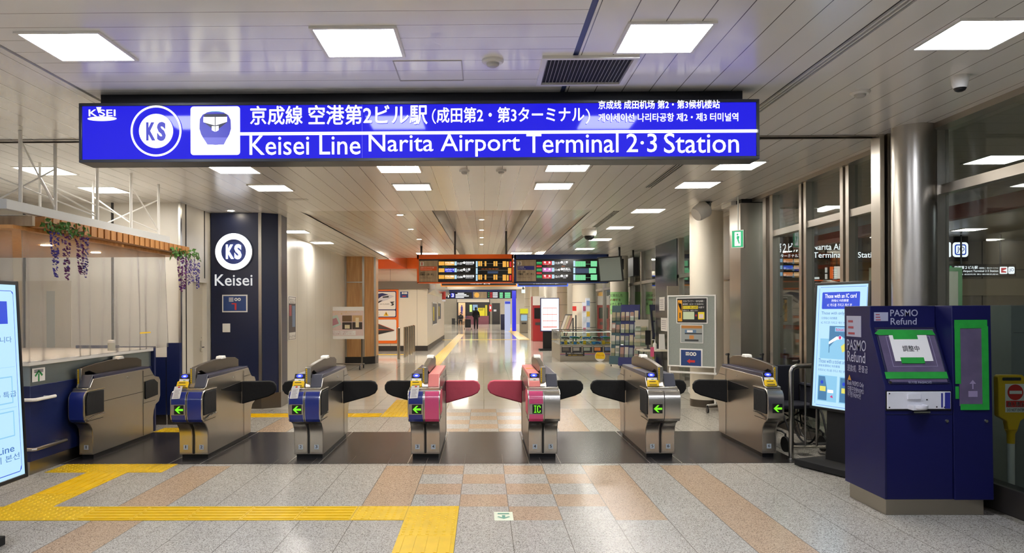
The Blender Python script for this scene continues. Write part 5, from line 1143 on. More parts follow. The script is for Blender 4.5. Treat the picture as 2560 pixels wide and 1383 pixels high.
OR2 = M('poster_orange', '#e5690f', .4); g = G(OR2); g.fbox(F, *q, 0, .02); obj('board', g, t)
def ob(*a): return pb(*a, Y)
def op(*pts): return [((p := PY(x, y, Y)).x, p.z) for x, y in pts]
NV = M('poster_navy', '#23265a', .4); PW = M('poster_white', '#e6e2da', .5); PK = M('poster_black', '#26242a', .4)
g = G(NV); g.rrect(F, *ob(880, 728, 991, 794), .05, .026); g.m(PW).rrect(F, *ob(906, 730, 989, 774), .05, .032); g.rrect(F, *ob(882, 776, 989, 792), .05, .032); g.rrect(F, *ob(880, 799, 991, 852), .06, .026); obj('white_panels', g, t, smooth=False)
g = G(NV); g.fpoly(F, op((916, 759), (925, 745), (938, 736), (956, 733), (972, 737), (955, 741), (940, 752), (928, 760)), .036); g.m(M('poster_silver', '#c9c7cc', .4)).fpoly(F, op((928, 761), (941, 752), (957, 741), (974, 737), (986, 741), (968, 750), (948, 757), (935, 762)), .037); g.m(PK).fpoly(F, op((957, 742), (972, 740), (972, 744), (957, 745)), .04); g.fpoly(F, op((918, 768), (932, 763), (950, 752), (958, 751), (944, 760), (926, 768)), .04); g.fpoly(F, op((975, 755), (987, 754), (984, 757), (981, 758), (986, 760), (983, 764), (976, 764), (981, 761), (978, 758)), .04); obj('upper_train', g, t, smooth=False)
g = G(M('train_grey', '#4a4440', .4)); g.fpoly(F, op((922, 812), (926, 807), (936, 806), (986, 825), (986, 827), (936, 838), (930, 840), (922, 836)), .036); g.m(PK).fpoly(F, op((922, 812), (926, 807), (935, 806), (936, 838), (930, 840), (922, 836)), .04); g.fpoly(F, op((936, 830), (986, 827), (936, 839)), .04); g.fpoly(F, op((914, 842), (922, 838), (932, 840), (924, 842)), .04); g.m(M('train_orange', '#dd5a30', .4)).fpoly(F, op((935, 806), (937, 806), (986, 825), (986, 826)), .044); g.fpoly(F, op((922, 825), (936, 822), (986, 825.5), (936, 825), (922, 828)), .044); obj('lower_train', g, t, smooth=False)
g = G(M('sign_amber', '#e8b517', .5)); g.fpoly(F, op((959, 790), (972, 790), (965.5, 779)), .036); g.m(PK).fpoly(F, op((965, 788), (966.5, 788), (966.5, 782), (964.5, 782)), .04); obj('warning_triangle', g, t, smooth=False)
text(t, M('print_brown', '#6a5f50', .6), F, [('特急券（ライナー券）が必要です。', *ob(884, 777, 947, 784)), ('Limited express ticket required.', *ob(884, 786, 950, 790)), ('SKYLINER', *ob(950, 759, 974, 762))], .037)
q = ob(999, 728, 1022, 746); t = notice('small navy notice on the ticket office wall right of the train poster', F, q, NB, None, d=.015, bt=.02)
w2, h2 = q[2] - q[0], q[3] - q[1]; g = G(RPR); g.rect(F, *rel(.3, .22, .7, .36), .022); g.m(WHITE).rect(F, *rel(.25, .6, .45, .85), .022); g.disc(F, q[0] + .58 * w2, q[1] + .72 * h2, .04, .022, 16); g.disc(F, q[0] + .74 * w2, q[1] + .72 * h2, .04, .022, 16); obj('print_marks', g, t, smooth=False)
B_ = steel('bollard_steel', '#b9b2a6', .18, (20, 20, .5))
t = thing('bollard', 'tall steel bollard nearest the wood column, in front of the train poster', 'bollard', (-3.48, 24.2, 0), 0, 'steel bollards', world=False)
g = G(B_); g.lathe((0, 0, 0), [(.05, .0), (.05, 1.02), (.03, 1.035)], 24); obj('post', g, t)
g = G(CHROME); g.lathe((0, 0, 0), [(.062, 0), (.062, .015), (.05, .02)], 24); obj('collar', g, t)
dup(t, (-2.76, 24.4, 0), label='tall steel bollard between the train poster and the row of bollards')
for k, y in enumerate((25.3, 25.9, 26.8, 27.6, 28.5)): dup(t, (-2.645, y, 0), label='steel bollard, ' + ('nearest', 'second', 'third', 'fourth', 'farthest')[k] + ' in the row along the ticket office corner')
t = thing('direction_sign', 'small orange edged lit sign jutting out beside the wood column', 'sign', (-4.1, 26, 2.5)); Y = 26; F = Face((PY(898, 700, Y).x, Y, 0), (.95, .3, 0)); 
z0, z1 = PY(912, 712, Y).z, PY(912, 672, Y).z
g = G(ORANGE); g.fbox(F, 0, z0, .42, z1, -.08, 0); obj('case', g, t)
g = G(M('sign_face_dark', '#3b2a22', emit=.6)); g.rect(F, .02, z0 + .05, .40, z1 - .05, .006); g.m(M('sign_face_white', '#ffffff', emit=1.2)); g.rect(F, .3, z0 + .1, .37, z1 - .08, .012)
for k in range(5): g.rect(F, .12, z0 + .12 + .075 * k, .26 - .03 * (k % 2), z0 + .16 + .075 * k, .012)
g.m(M('cell_ef6a2a', '#ef6a2a', emit=1.)).rect(F, .04, z0 + .06, .09, z1 - .06, .012); obj('lit_face', g, t, smooth=False)
g = G(DGREY); g.box(F.o.x + .1, F.o.x + .14, Y, Y + .04, z1, 3.95); obj('hanger', g, t)
# ------------------------------------------------------------------ departure boards
Y = 21.4; F = pxface(Y)
def db(*a): return pb(*a, Y)
AMB = M('led_amber', '#f0b04a', emit=1.); ORL = M('led_orange', '#ef7a2e', emit=1.); SKY = M('led_sky', '#bfe4f5', emit=1.); MINT = M('led_mint', '#7fe0a0', emit=1.); LRED = M('led_red', '#cf2b33', emit=1.); LPNK = M('led_pink', '#d878c4', emit=1.); LBLU = M('led_blue', '#1f2fd6', emit=1.); LGRN = M('led_green', '#3cae62', emit=1.); LIN = M('led_line', '#b8a890', emit=.8); LWH = M('led_white', '#ffffff', emit=1.3); LSLATE = M('led_slate', '#34496a', emit=.8)
SCRN = M('screen_black', '#101016', .2); GRPL = M('board_grey', '#8b847a', .45)
def board(label, x0, x1, colour, colour_dark):
    q = db(x0, 636, x1, 708.5); t = thing('departure_board', label, 'departure board', ((q[0] + q[2]) / 2, Y, q[1]), 0, 'departure boards over the hall')
    g = G(colour); g.fbox(F, q[0], q[1], q[2], q[3], -.35, -.03); top = db(x0, 636, x1, 648); g.fbox(F, q[0], top[1], q[2], q[3], -.03, .03); g.fbox(F, q[0], q[1], q[2], q[1] + .03, -.03, .03); g.fbox(F, q[0], q[1], q[0] + .05, q[3], -.03, .03); g.fbox(F, q[2] - .05, q[1], q[2], q[3], -.03, .03); obj('case', g, t)
    g = G(SCRN); g.fbox(F, q[0] + .05, q[1] + .03, q[2] - .05, top[1], -.028, -.01); obj('screen', g, t)
    return t, q
t, q = board('orange framed departure board for track 1 hanging over the hall', 1043, 1284, ORANGE, None)
g = G(GRPL); g.fbox(F, *db(1046, 652, 1095, 705), -.01, .0); lp = obj('line_panel', g, t)
g = G(M('tile_white', '#e6ded6', .5)); g.rect(F, *db(1050, 655, 1060, 665), .004); g.m(M('line_orange', '#e8602a', .5)).rect(F, *db(1050.5, 666.5, 1092, 677), .004); obj('fields', g, lp, smooth=False)
text(lp, RPR, F, [('1', *db(1053.8, 656, 1056, 664), .03)], .01, 'number'); text(lp, PAPER, F, [('成田スカイアクセス線', *db(1052, 668, 1085, 671.5)), ('Narita Sky Access Line', *db(1052, 673, 1080, 675.5))], .01); text(lp, INK, F, [('羽田空港', *db(1051, 680, 1062, 683.5), .02), ('日暮里・上野・押上', *db(1051, 684, 1085, 689), .02), ('for Nippori, Ueno', *db(1051, 691, 1070, 693.5)), ('Haneda Airport', *db(1051, 694, 1080, 697))], .01, 'dark_lettering')
def rows(t, x0, ys, lines, d=.0):
    g = G(LIN)
    for it in lines: g.m(it[0]).rect(F, *db(*it[1:]), -.004)
    return obj('lit_fields', g, t, smooth=False)
S = 260 / 2560.; ox, oy = 1030, 620; sy = 110 / 1083.
def k1(x0, y0, x1, y1): return (ox + x0 * S, oy + y0 * sy, ox + x1 * S, oy + y1 * sy)
L = []
for r, yy in enumerate((335, 503, 668)):
    L += [(AMB, *k1(658, yy, 797, yy + 95)), ((LBLU if r == 1 else AMB), *k1(808, yy, 1040, yy + 95)), (SKY, *k1(1046, yy, 1100, yy + 95)), (SKY, *k1(1572, yy - 8, 1615, yy + 140))]
    if r != 1:
        for x in (1630, 1683, 1788, 2005, 2060): L.append((AMB, *k1(x, yy - 8, x + 42, yy + 115)))
        L += [(AMB, *k1(2232, yy - 8, 2316, yy + 135)), (AMB, *k1(2334, yy, 2378, yy + 135)), (LRED, *k1(2400, yy, 2445, yy + 135)), (LIN, *k1(1620, yy + 45, 2230, yy + 52))]
    else: L += [(AMB, *k1(2362, yy - 10, 2445, yy + 130)), (LIN, *k1(1620, yy + 46, 2360, yy + 53)), (LSLATE, *k1(1860, yy + 70, 2120, yy + 128))]
L += [(LIN, *k1(660, 488, 1530, 493)), (LIN, *k1(660, 655, 1530, 660))]
rows(t, 0, 0, L)
T_ = []
for r, (yy, tm, dst, en) in enumerate(((335, '11:27', '羽田空港', 'Haneda Airport'), (503, '11:42', '上野', 'Ueno'), (668, '12:06', '羽田空港', 'Haneda Airport'))):
    T_ += [(tm, *db(*k1(1115, yy + 20, 1248, yy + 75)), .03), (dst, *db(*k1(1320, yy, 1320 + (210 if r != 1 else 115), yy + 58)), .02), (en, *db(*k1(1320, yy + 66, 1320 + (185 if r != 1 else 70), yy + 88))), (('アクセス特急' if r != 1 else 'スカイライナー 20'), *db(*k1(816, yy + 10, 1030, yy + 58)), .02), (('Access Express' if r != 1 else 'SKYLINER'), *db(*k1(850, yy + 70, 985, yy + 88)))]
text(t, LWH, F, T_, .006)
g = G(LWH)
for yy in (335, 503, 668): p = PY(*k1(1285, yy + 30, 0, 0)[:2], Y); g.disc(F, p.x, p.z, .035, .006, 16)
obj('airport_dots', g, t, smooth=False)
text(t, ORL, F, [('空港', *db(*k1(670, yy + 12, 720, yy + 34))) for yy in (335, 503, 668)] + [('次の停車駅', *db(*k1(1700, 508, 2130, 530)))], .006, 'orange_lettering'); text(t, LGRN, F, [('Stops at', *db(*k1(750, 458, 865, 478)))], .006, 'green_lettering')
t, q = board('dark blue framed departure board for track 3 hanging over the hall', 1286, 1521, M('board_blue', '#16306e', .4), None)
S2 = 300 / 2560.; sy2 = 110 / 939.
def k2(x0, y0, x1, y1): return (1270 + x0 * S2, 620 + y0 * sy2, 1270 + x1 * S2, 620 + y1 * sy2)
g = G(GRPL); g.fbox(F, *db(*k2(175, 255, 595, 712)), -.01, 0); lp = obj('line_panel', g, t)
g = G(M('tile_white')); g.rect(F, *db(*k2(205, 290, 287, 372)), .004); g.m(M('line_navy', '#2a2f8c', .5)).rect(F, *db(*k2(205, 385, 560, 470)), .004); obj('fields', g, lp, smooth=False)
text(lp, INK, F, [('3', *db(*k2(225, 300, 268, 365)), .03), ('成田・成城', *db(*k2(210, 498, 370, 528)), .02), ('日暮里・上野・押上', *db(*k2(210, 540, 555, 578)), .02), ('for Nippori, Ueno', *db(*k2(210, 592, 440, 608))), ('Keisei Main Line', *db(*k2(210, 622, 470, 640)))], .01, 'dark_lettering'); text(lp, PAPER, F, [('京成本線', *db(*k2(215, 395, 340, 425))), ('Keisei Main Line', *db(*k2(215, 435, 375, 455)))], .01)
L = []
for r, yy in enumerate((280, 425, 570)):
    L += [(LGRN, *k2(610, yy + 18, 722, yy + 48)), (LGRN, *k2(610, yy + 55, 722, yy + 70)), ((LPNK if r == 1 else LRED), *k2(736, yy, 934, yy + 84)), (SKY, *k2(937, yy, 988, yy + 84)), (SKY, *k2(1395, yy - 5, 1435, yy + 118))]
    if r != 1: L += [(MINT, *k2(1440, yy + 5, 1655, yy + 118)), (MINT, *k2(1655, yy + 62, 1765, yy + 68)), (MINT, *k2(1765, yy, 1900, yy + 118))]
    else: L += [(LSLATE, *k2(1445, yy + 10, 1720, yy + 115)), (MINT, *k2(1728, yy + 5, 1880, yy + 118))]
    if r < 2: L += [(LRED, *k2(610, yy + 94, 720, yy + 130)), (LIN, *k2(610, yy + 132, 1365, yy + 137))]
rows(t, 0, 0, L)
g = G(M('led_gap', '#2f6b45', emit=.7))
for r, yy in enumerate((280, 570)):
    for k in range(1, 6): x = 1440 + 36 * k; g.rect(F, *db(*k2(x, yy + 10, x + 4, yy + 113)), -.001)
obj('column_gaps', g, t, smooth=False)
T_ = []
for yy, kd, tm, dst, en in ((280, '特急', '11:31', '上野', 'Ueno'), (425, '快速', '11:48', '西馬込', 'Nishi-Magome'), (570, '特急', '12:11', '上野', 'Ueno')):
    n_ = len(dst); T_ += [(kd[0], *db(*k2(765, yy + 8, 810, yy + 52)), .02), (kd[1], *db(*k2(862, yy + 8, 908, yy + 52)), .02), ('Ltd. Exp.', *db(*k2(785, yy + 62, 880, yy + 78))), (tm, *db(*k2(1000, yy + 18, 1110, yy + 66)), .03), (dst, *db(*k2(1175, yy + 2, 1175 + 52 * n_, yy + 52)), .02), (en, *db(*k2(1175, yy + 60, 1175 + (170 if n_ == 3 else 65), yy + 78)))]
text(t, LWH, F, T_, .006); text(t, ORL, F, [('Airport', *db(*k2(835, 380, 925, 400))), ('Ueno', *db(*k2(1145, 380, 1215, 400)))], .006, 'orange_lettering')
g = G(LWH)
for yy in (280, 425, 570): p = PY(*k2(1148, yy + 28, 0, 0)[:2], Y); g.disc(F, p.x, p.z, .035, .006, 16)
obj('dots', g, t, smooth=False)
for k, px in enumerate((1054, 1138, 1266)):
    x = Pf(px, 21.55); g = G(DGREY); g.tube([(x, 21.55, 3.18), (x, 21.55, H + .42 + SL * 9.51 if px > 1100 else H + SL * 9.51)], .03, 10); one('hanger_pole', g, 'thin pole holding the departure boards, ' + ('at the orange end', 'left in the coffer', 'right in the coffer')[k], 'pole', 'departure board poles')
# second row of signs behind, lit frame signs
Y3 = 31.0; F3 = pxface(Y3)
for label, x0, x1, fc, items in (('dark hanging sign with lit orange edge half hidden under the orange departure board', 1102, 1292, M('frame_orange', '#f58a1e', emit=1.1), [('Access Express', 1175, 1204.5), ('乗り場', 1209, 1225)]), ('dark hanging sign with lit blue edge half hidden under the blue departure board', 1294, 1420, M('frame_blue', '#2a66ff', emit=1.1), [('for Funabori, Aoto, Nihombashi & Nippori', 1333, 1396)])):
    q = pb(x0, 690, x1, 716.5, Y3); t = thing('hanging_sign', label, 'sign', ((q[0] + q[2]) / 2, Y3, q[1])); g = G(M('hang_black', '#1b1818', .4)); g.fbox(F3, *q, -.2, 0); obj('case', g, t)
    g = G(fc); g.frame(F3, *q, .035, 0, .02); obj('lit_frame', g, t)
    text(t, LWH, F3, [(s_, *pb(a, 707, b, 711, Y3), .02) for s_, a, b in items], .01)
    g = G(DGREY); g.tube([((q[0] + q[2]) / 2, Y3 - .0 + .1, q[3]), ((q[0] + q[2]) / 2, Y3 + .1, 3.6)], .03, 8); obj('hanger', g, t)
# hanging monitor
Y = 19.3; F = Face((PY(1490, 700, Y).x, Y, 0), (.93, -.36, 0), (-.10, .0, 1)); z0 = PY(1490, 706, Y).z
t = thing('monitor', 'grey blank flat screen tilted on a ceiling pole at the end of the departure boards', 'screen', (F.o.x, Y, z0))
F = Face((PY(1499, 706, Y).x, Y, z0), (.9, -.42, .03), (-.10, -.05, 1)); 
g = G(BLACK); g.fbox(F, 0, 0, .62, .64, -.07, 0); obj('housing', g, t, .006)
g = G(M('monitor_face', '#8f9a98', .15, emit=0)); g.fbox(F, .03, .03, .59, .61, 0, .004); obj('screen', g, t)
c_ = F.at(.5, .45, -.12); g = G(BLACK); g.box(c_.x - .08, c_.x + .14, c_.y - .0, c_.y + .25, c_.z - .15, c_.z + .12); g.tube([(c_.x + .05, c_.y + .12, c_.z), (c_.x + .05, c_.y + .12, 3.2)], .028, 10); obj('mount', g, t)
p = PY(1583, 668, 20.3)
g = G(BLACK); g.box(p.x - .06, p.x + .1, 20.0, 20.7, p.z - .25, p.z + .25); g.tube([(p.x, 20.3, p.z + .25), (p.x, 20.3, 3.2)], .025, 8); one('monitor', g, 'second dark screen seen edge-on beside the tilted grey monitor', 'screen')

# ------------------------------------------------------------------ glass display case of toy trains
SC0 = steel('case_metal', '#a39c90', .35, (.7, .7, 30)); y0, y1, x0, x1 = 23.1, 25.9, 2.36, 4.05
t = thing('display_case', 'low glass display case of toy trains in front of the cream column', 'display case', ((x0 + x1) / 2, 24.5, 0))
g = G(SC0); g.box(x0, x1, y0, y1, 0, .515); obj('base', g, t, .004)
g = G(CHROME); 
for x in (x0 + .01, x1 - .01):
    for y in (y0 + .01, y1 - .01): g.box(x - .01, x + .01, y - .01, y + .01, .515, .93)
g.frame(Face((0, 0, .915), (1, 0, 0), (0, 1, 0)), x0, y0, x1, y1, .018, 0, .015); obj('frame', g, t)
g = G(M('case_lamp', '#fff6e4', emit=7)); g.box(x0 + .1, x1 - .1, y0 + .03, y0 + .05, .9, .905); obj('lamp_strip', g, t)
g = G(GLASS2); g.box(x0 + .01, x1 - .01, y0, y0 + .006, .52, .91); g.box(x0, x0 + .006, y0 + .01, y1 - .01, .52, .91); g.box(x0 + .01, x1 - .01, y0 + .01, y1 - .01, .908, .914); obj('glass', g, t)
F = pxface(y0)
for k in range(5):
    u = x0 + .05 + k * .325; g = G(PK); g.fbox(F, u, .28, u + .29, .48, 0, .006); ph = obj('photo_panel', g, t)
    g = G(M(('ph_a', 'ph_b', 'ph_c', 'ph_d', 'ph_e')[k], ('#59544c', '#8d8a86', '#7f8b80', '#b5713f', '#4a5a80')[k], .5)); g.rect(F, u + .03, .33, u + .22, .43, .009); g.m(M('ph_strip', '#c9c4bb', .5)).rect(F, u + .01, .45, u + .28, .47, .009); obj('picture', g, ph, smooth=False)
g = G(M('stripe_red2', '#c0404a', .5)); g.rect(F, x0, .225, x1, .24, .003); g.m(M('stripe_blue2', '#4a62a8', .5)).rect(F, x0, .20, x1, .215, .003); obj('stripe', g, t, smooth=False)
g = G(PK); g.fbox(F, x0 + .17, .165, x0 + .75, .285, .0, .008); s_ = obj('shop_label', g, t); text(s_, PAPER, F, [('京成グッズ好評販売中', x0 + .22, .235, x0 + .70, .27), ], .012); text(s_, YEL, F, [('売店でお求めください', x0 + .25, .18, x0 + .70, .215)], .012, 'yellow_lettering')
c = PY(1500, 891, y0); g = G(PAPER); g.disc(F, c.x, c.z, .16, .012, 32); g.m(YEL).fpoly(F, [(c.x + .15 * math.cos(a / 20 * 3.14159 - .6), c.z + .15 * math.sin(a / 20 * 3.14159 - .6)) for a in range(28)], .015); g.m(NV).fpoly(F, [(c.x + .16 * math.cos(.9 + 1.34 * k / 8), c.z + .16 * math.sin(.9 + 1.34 * k / 8)) for k in range(9)], .018); s_ = obj('round_sticker', g, t, smooth=False)
text(s_, RPR, F, [('プラレール', c.x - .12, c.z - .0, c.x + .12, c.z + .06, .02)], .02)
random.seed(11)
TC_ = ['#2f62b8', '#3f86c9', '#e0b51f', '#4a4d52', '#c9cbd0', '#2a7f5a']
def toy(x, y, z, l, ci, label):
    c1 = M('toy_%d' % ci, TC_[ci], .35); t = thing('toy_train', label, 'toy train', (x, y, z), 0, 'toy trains in the display case', world=False)
    g = G(c1); g.prism([(-l/2, .012), (-l/2, .05), (-l/2 + .02, .066), (l/2 - .05, .066), (l/2, .03), (l/2, .012)], 'y', -.03, .03); obj('body', g, t, .004)
    g = G(BLACK)
    for dx in (-l * .3, l * .3):
        for dy in (-.028, .028): g.lathe((dx, dy, .012), [(.012, -.005), (.012, .005)], 10, 'y')
    g.box(-l/2 + .03, l/2 - .07, -.0305, .0305, .042, .056); obj('wheels_and_windows', g, t)
cn = 0; cnames = ('blue', 'sky blue', 'yellow', 'dark grey', 'silver', 'green')
for lvl in range(2):
    for row in range(3):
        for k in range(5):
            ci = (k * 2 + row + lvl * 3) % 6; toy(x0 + .18 + k * .325, y0 + .12 + row * .3, .53 + lvl * .16, .26, ci, '%s toy train in the glass case, %s row' % (cnames[ci], ('lower', 'upper')[lvl]))
g = G(GLASS2); g.box(x0 + .03, x1 - .03, y0 + .03, y0 + .9, .674, .68); sh = one('glass_shelf', g, 'clear shelf inside the toy train display case', 'shelf')
for k in range(6):
    x = x0 + .14 + k * .29; g = G(M('toy_%d' % (2 if k % 2 == 0 else 1), TC_[2 if k % 2 == 0 else 1], .35)); g.box(x, x + .09, y0 + .05, y0 + .08, .52, .64 if k % 2 == 0 else .6); one('toy_box', g, 'small %s toy box standing at the front of the glass case' % ('yellow' if k % 2 == 0 else 'blue'), 'toy box', 'toy boxes in the display case')
# digital sign in the middle distance
Y = 29.5; F = pxface(Y); q = pb(1351, 745, 1398, 829, Y)
t = thing('digital_signage', 'portrait digital sign with white screen and orange grid on a black stand', 'digital sign', ((q[0] + q[2]) / 2, Y, 0))
g = G(M('display_frame_blue', '#1b2a5a', .3)); g.fbox(F, *q, -.1, 0); obj('housing', g, t)
g = G(M('screen_bright', '#fbfbff', emit=1.3)); g.rect(F, q[0] + .035, q[1] + .035, q[2] - .02, q[3] - .03, .004); s_ = obj('screen', g, t, smooth=False)
g = G(M('grid_orange', '#f0603a', emit=1.)); w2, h2 = q[2] - q[0], q[3] - q[1]
for k in range(4): g.rect(F, *rel(.13, .12 + .19 * k, .87, .135 + .19 * k), .012)
for k in range(4): g.rect(F, *rel(.13 + .243 * k, .12, .14 + .243 * k, .69), .012)
g.rect(F, *rel(.13, .12, .87, .145), .013); obj('grid', g, s_, smooth=False)
g = G(BLACKM); g.box(q[0] + .1, q[2] - .08, Y + .02, Y + .1, .04, q[1]); obj('post', g, t); g = G(BLACKM); g.box(q[0] - .05, q[2] - .1, Y - .3, Y + .35, 0, .06); obj('base', g, t, .01)
# brochure racks
random.seed(5)
BR = [M('bro_%d' % i, c, .45) for i, c in enumerate(('#c9c3ba', '#8f877c', '#b5a98c', '#9aa0a6', '#a9857a', '#d9d6d0', '#8a8f80', '#c7bba8'))]
def rack(label, x, y, w_, h, lean, colour, rows_, cols_, z0=.22):
    t = thing('brochure_rack', label, 'brochure rack', (x, y, 0), 0, 'brochure racks by the column', world=False)
    F = Face((-w_/2, 0, .05), (.93, -.37, 0), (lean * .37, lean * .93, 1))
    g = G(colour); g.fbox(F, 0, .0, w_, h, -.03, 0); g.fbox(F, 0, 0, w_, .22, 0, .2); obj('back_panel', g, t)
    for r in range(rows_):
        v = z0 + r * (h - z0 - .12) / rows_
        g = G(GLASS2); g.fbox(F, .01, v, w_ - .01, v + .1, .05, .054); obj('clear_pocket', g, t)
        for c in range(cols_):
            u = .015 + c * (w_ - .03) / cols_; hh = (h - z0 - .12) / rows_ * .92
            g = G(random.choice(BR)); g.fbox(F, u, v + .01, u + (w_ - .03) / cols_ - .022, v + hh * random.uniform(.75, 1), .01, .035); b_ = obj('brochure', g, t)
            if random.random() < .7: g = G(random.choice(BR)); g.rect(F, u + .01, v + hh * .45, u + (w_ - .03) / cols_ - .025, v + hh * .8, .037); obj('cover_print', g, b_, smooth=False)
    for u in (.03, w_ - .06):
        g = G(BLACK); c_ = F.at(u, -.02, .05); g.lathe((c_.x, c_.y, .025), [(.012, -.012), (.025, -.012), (.025, .012), (.012, .012)], 12, 'x'); obj('caster', g, t)
RB = M('rack_navy', '#22296c', .4)
rack('tall blue brochure rack, nearer and right one of the pair below the green poster', Pf(1572, 20.6), 20.6, .52, 1.7, .16, RB, 4, 4)
rack('blue-green brochure rack, left one of the pair below the green poster', Pf(1545, 21.1), 21.2, .40, 1.68, .16, M('rack_green', '#3f5f6a', .4), 4, 3)
rack('narrow wire brochure rack with an orange top right of the blue ones', Pf(1601, 19.3), 19.3, .34, 1.3, .16, M('rack_wire', '#bdb6aa', .4), 5, 2)
# green poster around the cream column, little red sign
cx_, cy_, cr_ = Pf(1548, 22.6), 22.6, 44 * 22.6 / FPX / 2
GPST = M('poster_green', '#9fd68c', .5); g = G(GPST)
zt, zb = PY(1540, 730, cy_ - cr_).z, PY(1540, 786, cy_ - cr_).z
n = 24; V_ = []
for k in range(n + 1):
    a = math.radians(190 + 160 * k / n); V_.append([g.bm.verts.new((cx_ + (cr_ + d) * math.cos(a), cy_ + (cr_ + d) * math.sin(a), z)) for d in (.004, .012) for z in (zb, zt)])
for k in range(n): 
    A, B = V_[k], V_[k+1]; g._f([A[2], B[2], B[3], A[3]]); g._f([A[0], A[1], B[1], B[0]]); g._f([A[1], A[3], B[3], B[1]]); g._f([A[0], B[0], B[2], A[2]])
g._f([V_[0][0], V_[0][2], V_[0][3], V_[0][1]]); g._f([V_[-1][0], V_[-1][1], V_[-1][3], V_[-1][2]])
t = one('column_poster', g, 'light green poster wrapped around the cream column above the brochure racks', 'poster')
F = Face((0, cy_ - cr_ - .014, 0))
text(t, INK, F, [('に届出した', *pb(1526, 735, 1556, 742, cy_ - cr_), .01), ('を', *pb(1546, 747, 1552, 753, cy_ - cr_), .01), ('いたします。', *pb(1525, 757, 1558, 764, cy_ - cr_), .01), ], .0); text(t, RPR, F, [('の遵守', *pb(1525, 747, 1544, 753, cy_ - cr_), .02), ('京成電鉄', *pb(1526, 774, 1536, 777, cy_ - cr_))], .0, 'red_lettering')
Y = 16.6
t = thing('desk', 'small pale folding desk with dark legs behind the grey notice board', 'desk', (Pf(1628, Y), Y, 0)); xa, xb_ = Pf(1597, Y), Pf(1668, Y)
g = G(M('desk_top', '#d6cfbe', .4)); g.box(xa, xb_, Y - .3, Y + .3, .68, .71); obj('top', g, t, .004)
for x in (xa + .05, xb_ - .05):
    for y in (Y - .26, Y + .26): g = G(DGREY); g.tube([(x, y, 0), (x, y, .68)], .014, 8); obj('leg', g, t)
t = thing('hand_gel_dispenser', 'white pump bottle on the pale desk behind the grey board', 'bottle', (Pf(1634, Y), Y - .1, .71), world=False)
g = G(WHITE); g.lathe((0, 0, 0), [(.04, 0), (.04, .13), (.015, .16), (.012, .18)], 16); obj('bottle', g, t); g = G(WHITE); g.tube([(0, 0, .18), (0, 0, .22), (-.06, 0, .22)], .009, 8); obj('pump', g, t)
t = thing('desk_monitor', 'small dark screen standing on the pale desk', 'screen', (Pf(1622, Y), Y + .1, .71), world=False)
g = G(BLACK); g.box(-.06, .06, -.02, .01, .1, .42); g.m(DGREY).box(-.02, .02, 0, .03, .02, .12); g.box(-.09, .09, -.06, .06, 0, .02); obj('screen', g, t, .004)
g = G(PAPER); g.prism([(Y + .05, .71), (Y - .06, .715), (Y - .0, 1.05), (Y + .03, 1.05)], 'x', Pf(1648, Y), Pf(1661, Y)); one('desk_notice', g, 'white upright notice on the pale desk', 'notice')
g = G(M('gel_pink', '#d0557f', .5)); a = pb(1626, 868, 1635, 892, Y - .31); g.fbox(pxface(Y - .31), *a, 0, .006); one('pink_card', g, 'pink card hanging from the front edge of the pale desk', 'card')
for k, (a, c) in enumerate((((1649, 743, 1662, 777), 'upper'), ((1653, 795, 1669, 828), 'lower'))):
    Xb = RX - .081; p0, p1 = PX(a[0], (a[1] + a[3]) / 2, Xb), PX(a[2], (a[1] + a[3]) / 2, Xb); F = Face((Xb, 0, 0), (0, -1, 0)); ym = (p0.y + p1.y) / 2; q = (-p0.y, PY(a[0], a[3], ym).z, -p1.y, PY(a[0], a[1], ym).z); t = notice('white paper notice on the steel panel left of the grey board, %s one' % c, F, q, PAPER, None, d=.008, bt=.01, border=PAPER)
    w2, h2 = q[2] - q[0], q[3] - q[1]; g = G(M('ink_grey')); 
    for j in range(5): g.rect(F, *rel(.15, .15 + .15 * j, .85, .2 + .15 * j), .012)
    obj('printed_lines', g, t, smooth=False)
g = G(M('board_taupe', '#8f877b', .6)); a = pb(1669, 715, 1697, 742, 14.6); g.box(a[0], a[2], 14.6, 14.64, 0, a[3]); one('folded_panel', g, 'taupe panel standing behind the top of the grey notice board', 'panel')

# ------------------------------------------------------------------ right side of the far hall: kiosks, stands
def kiosk(label, px0, px1, py0, Y, body, head, name='vending_machine', cat='machine', depth=.8, face=None):
    a, b = Pf(px0, Y), Pf(px1, Y); zt = PY(px0, py0, Y).z; F = pxface(Y)
    t = thing(name, label, cat, ((a + b) / 2, Y + depth / 2, 0)); g = G(body); g.box(a, b, Y, Y + depth, 0, zt); obj('body', g, t, .02)
    if head: g = G(head); g.fbox(F, a, zt * .8, b, zt, 0, .05); obj('header', g, t)
    g = G(face or SCRN); g.fbox(F, a + .12 * (b - a), zt * .5, b - .12 * (b - a), zt * .74, 0, .03); obj('screen', g, t); g = G(DGREY); g.fbox(F, a + .2 * (b - a), zt * .36, b - .2 * (b - a), zt * .42, 0, .03); obj('slot', g, t)
    return t
kiosk('white photo booth with red side panel behind the white screen sign', 1332, 1362, 741, 38, M('booth_red', '#a8272c', .4), M('booth_white', '#f3f0ee', .4), 'photo_booth', 'booth', 1.5)
kiosk('grey ticket kiosk with yellow lit head far down the right side', 1300, 1320, 772, 52, M('kiosk_grey', '#a9a49a', .4), M('kiosk_yellow', '#e6e02a', emit=.9), 'ticket_kiosk', 'kiosk', .8, M('kiosk_screen', '#9fc4d8', emit=.9))
t = thing('pamphlet_stand', 'clear leaning pamphlet stand left of the cream column', 'pamphlet stand', (Pf(1411, 28), 28, 0), world=False)
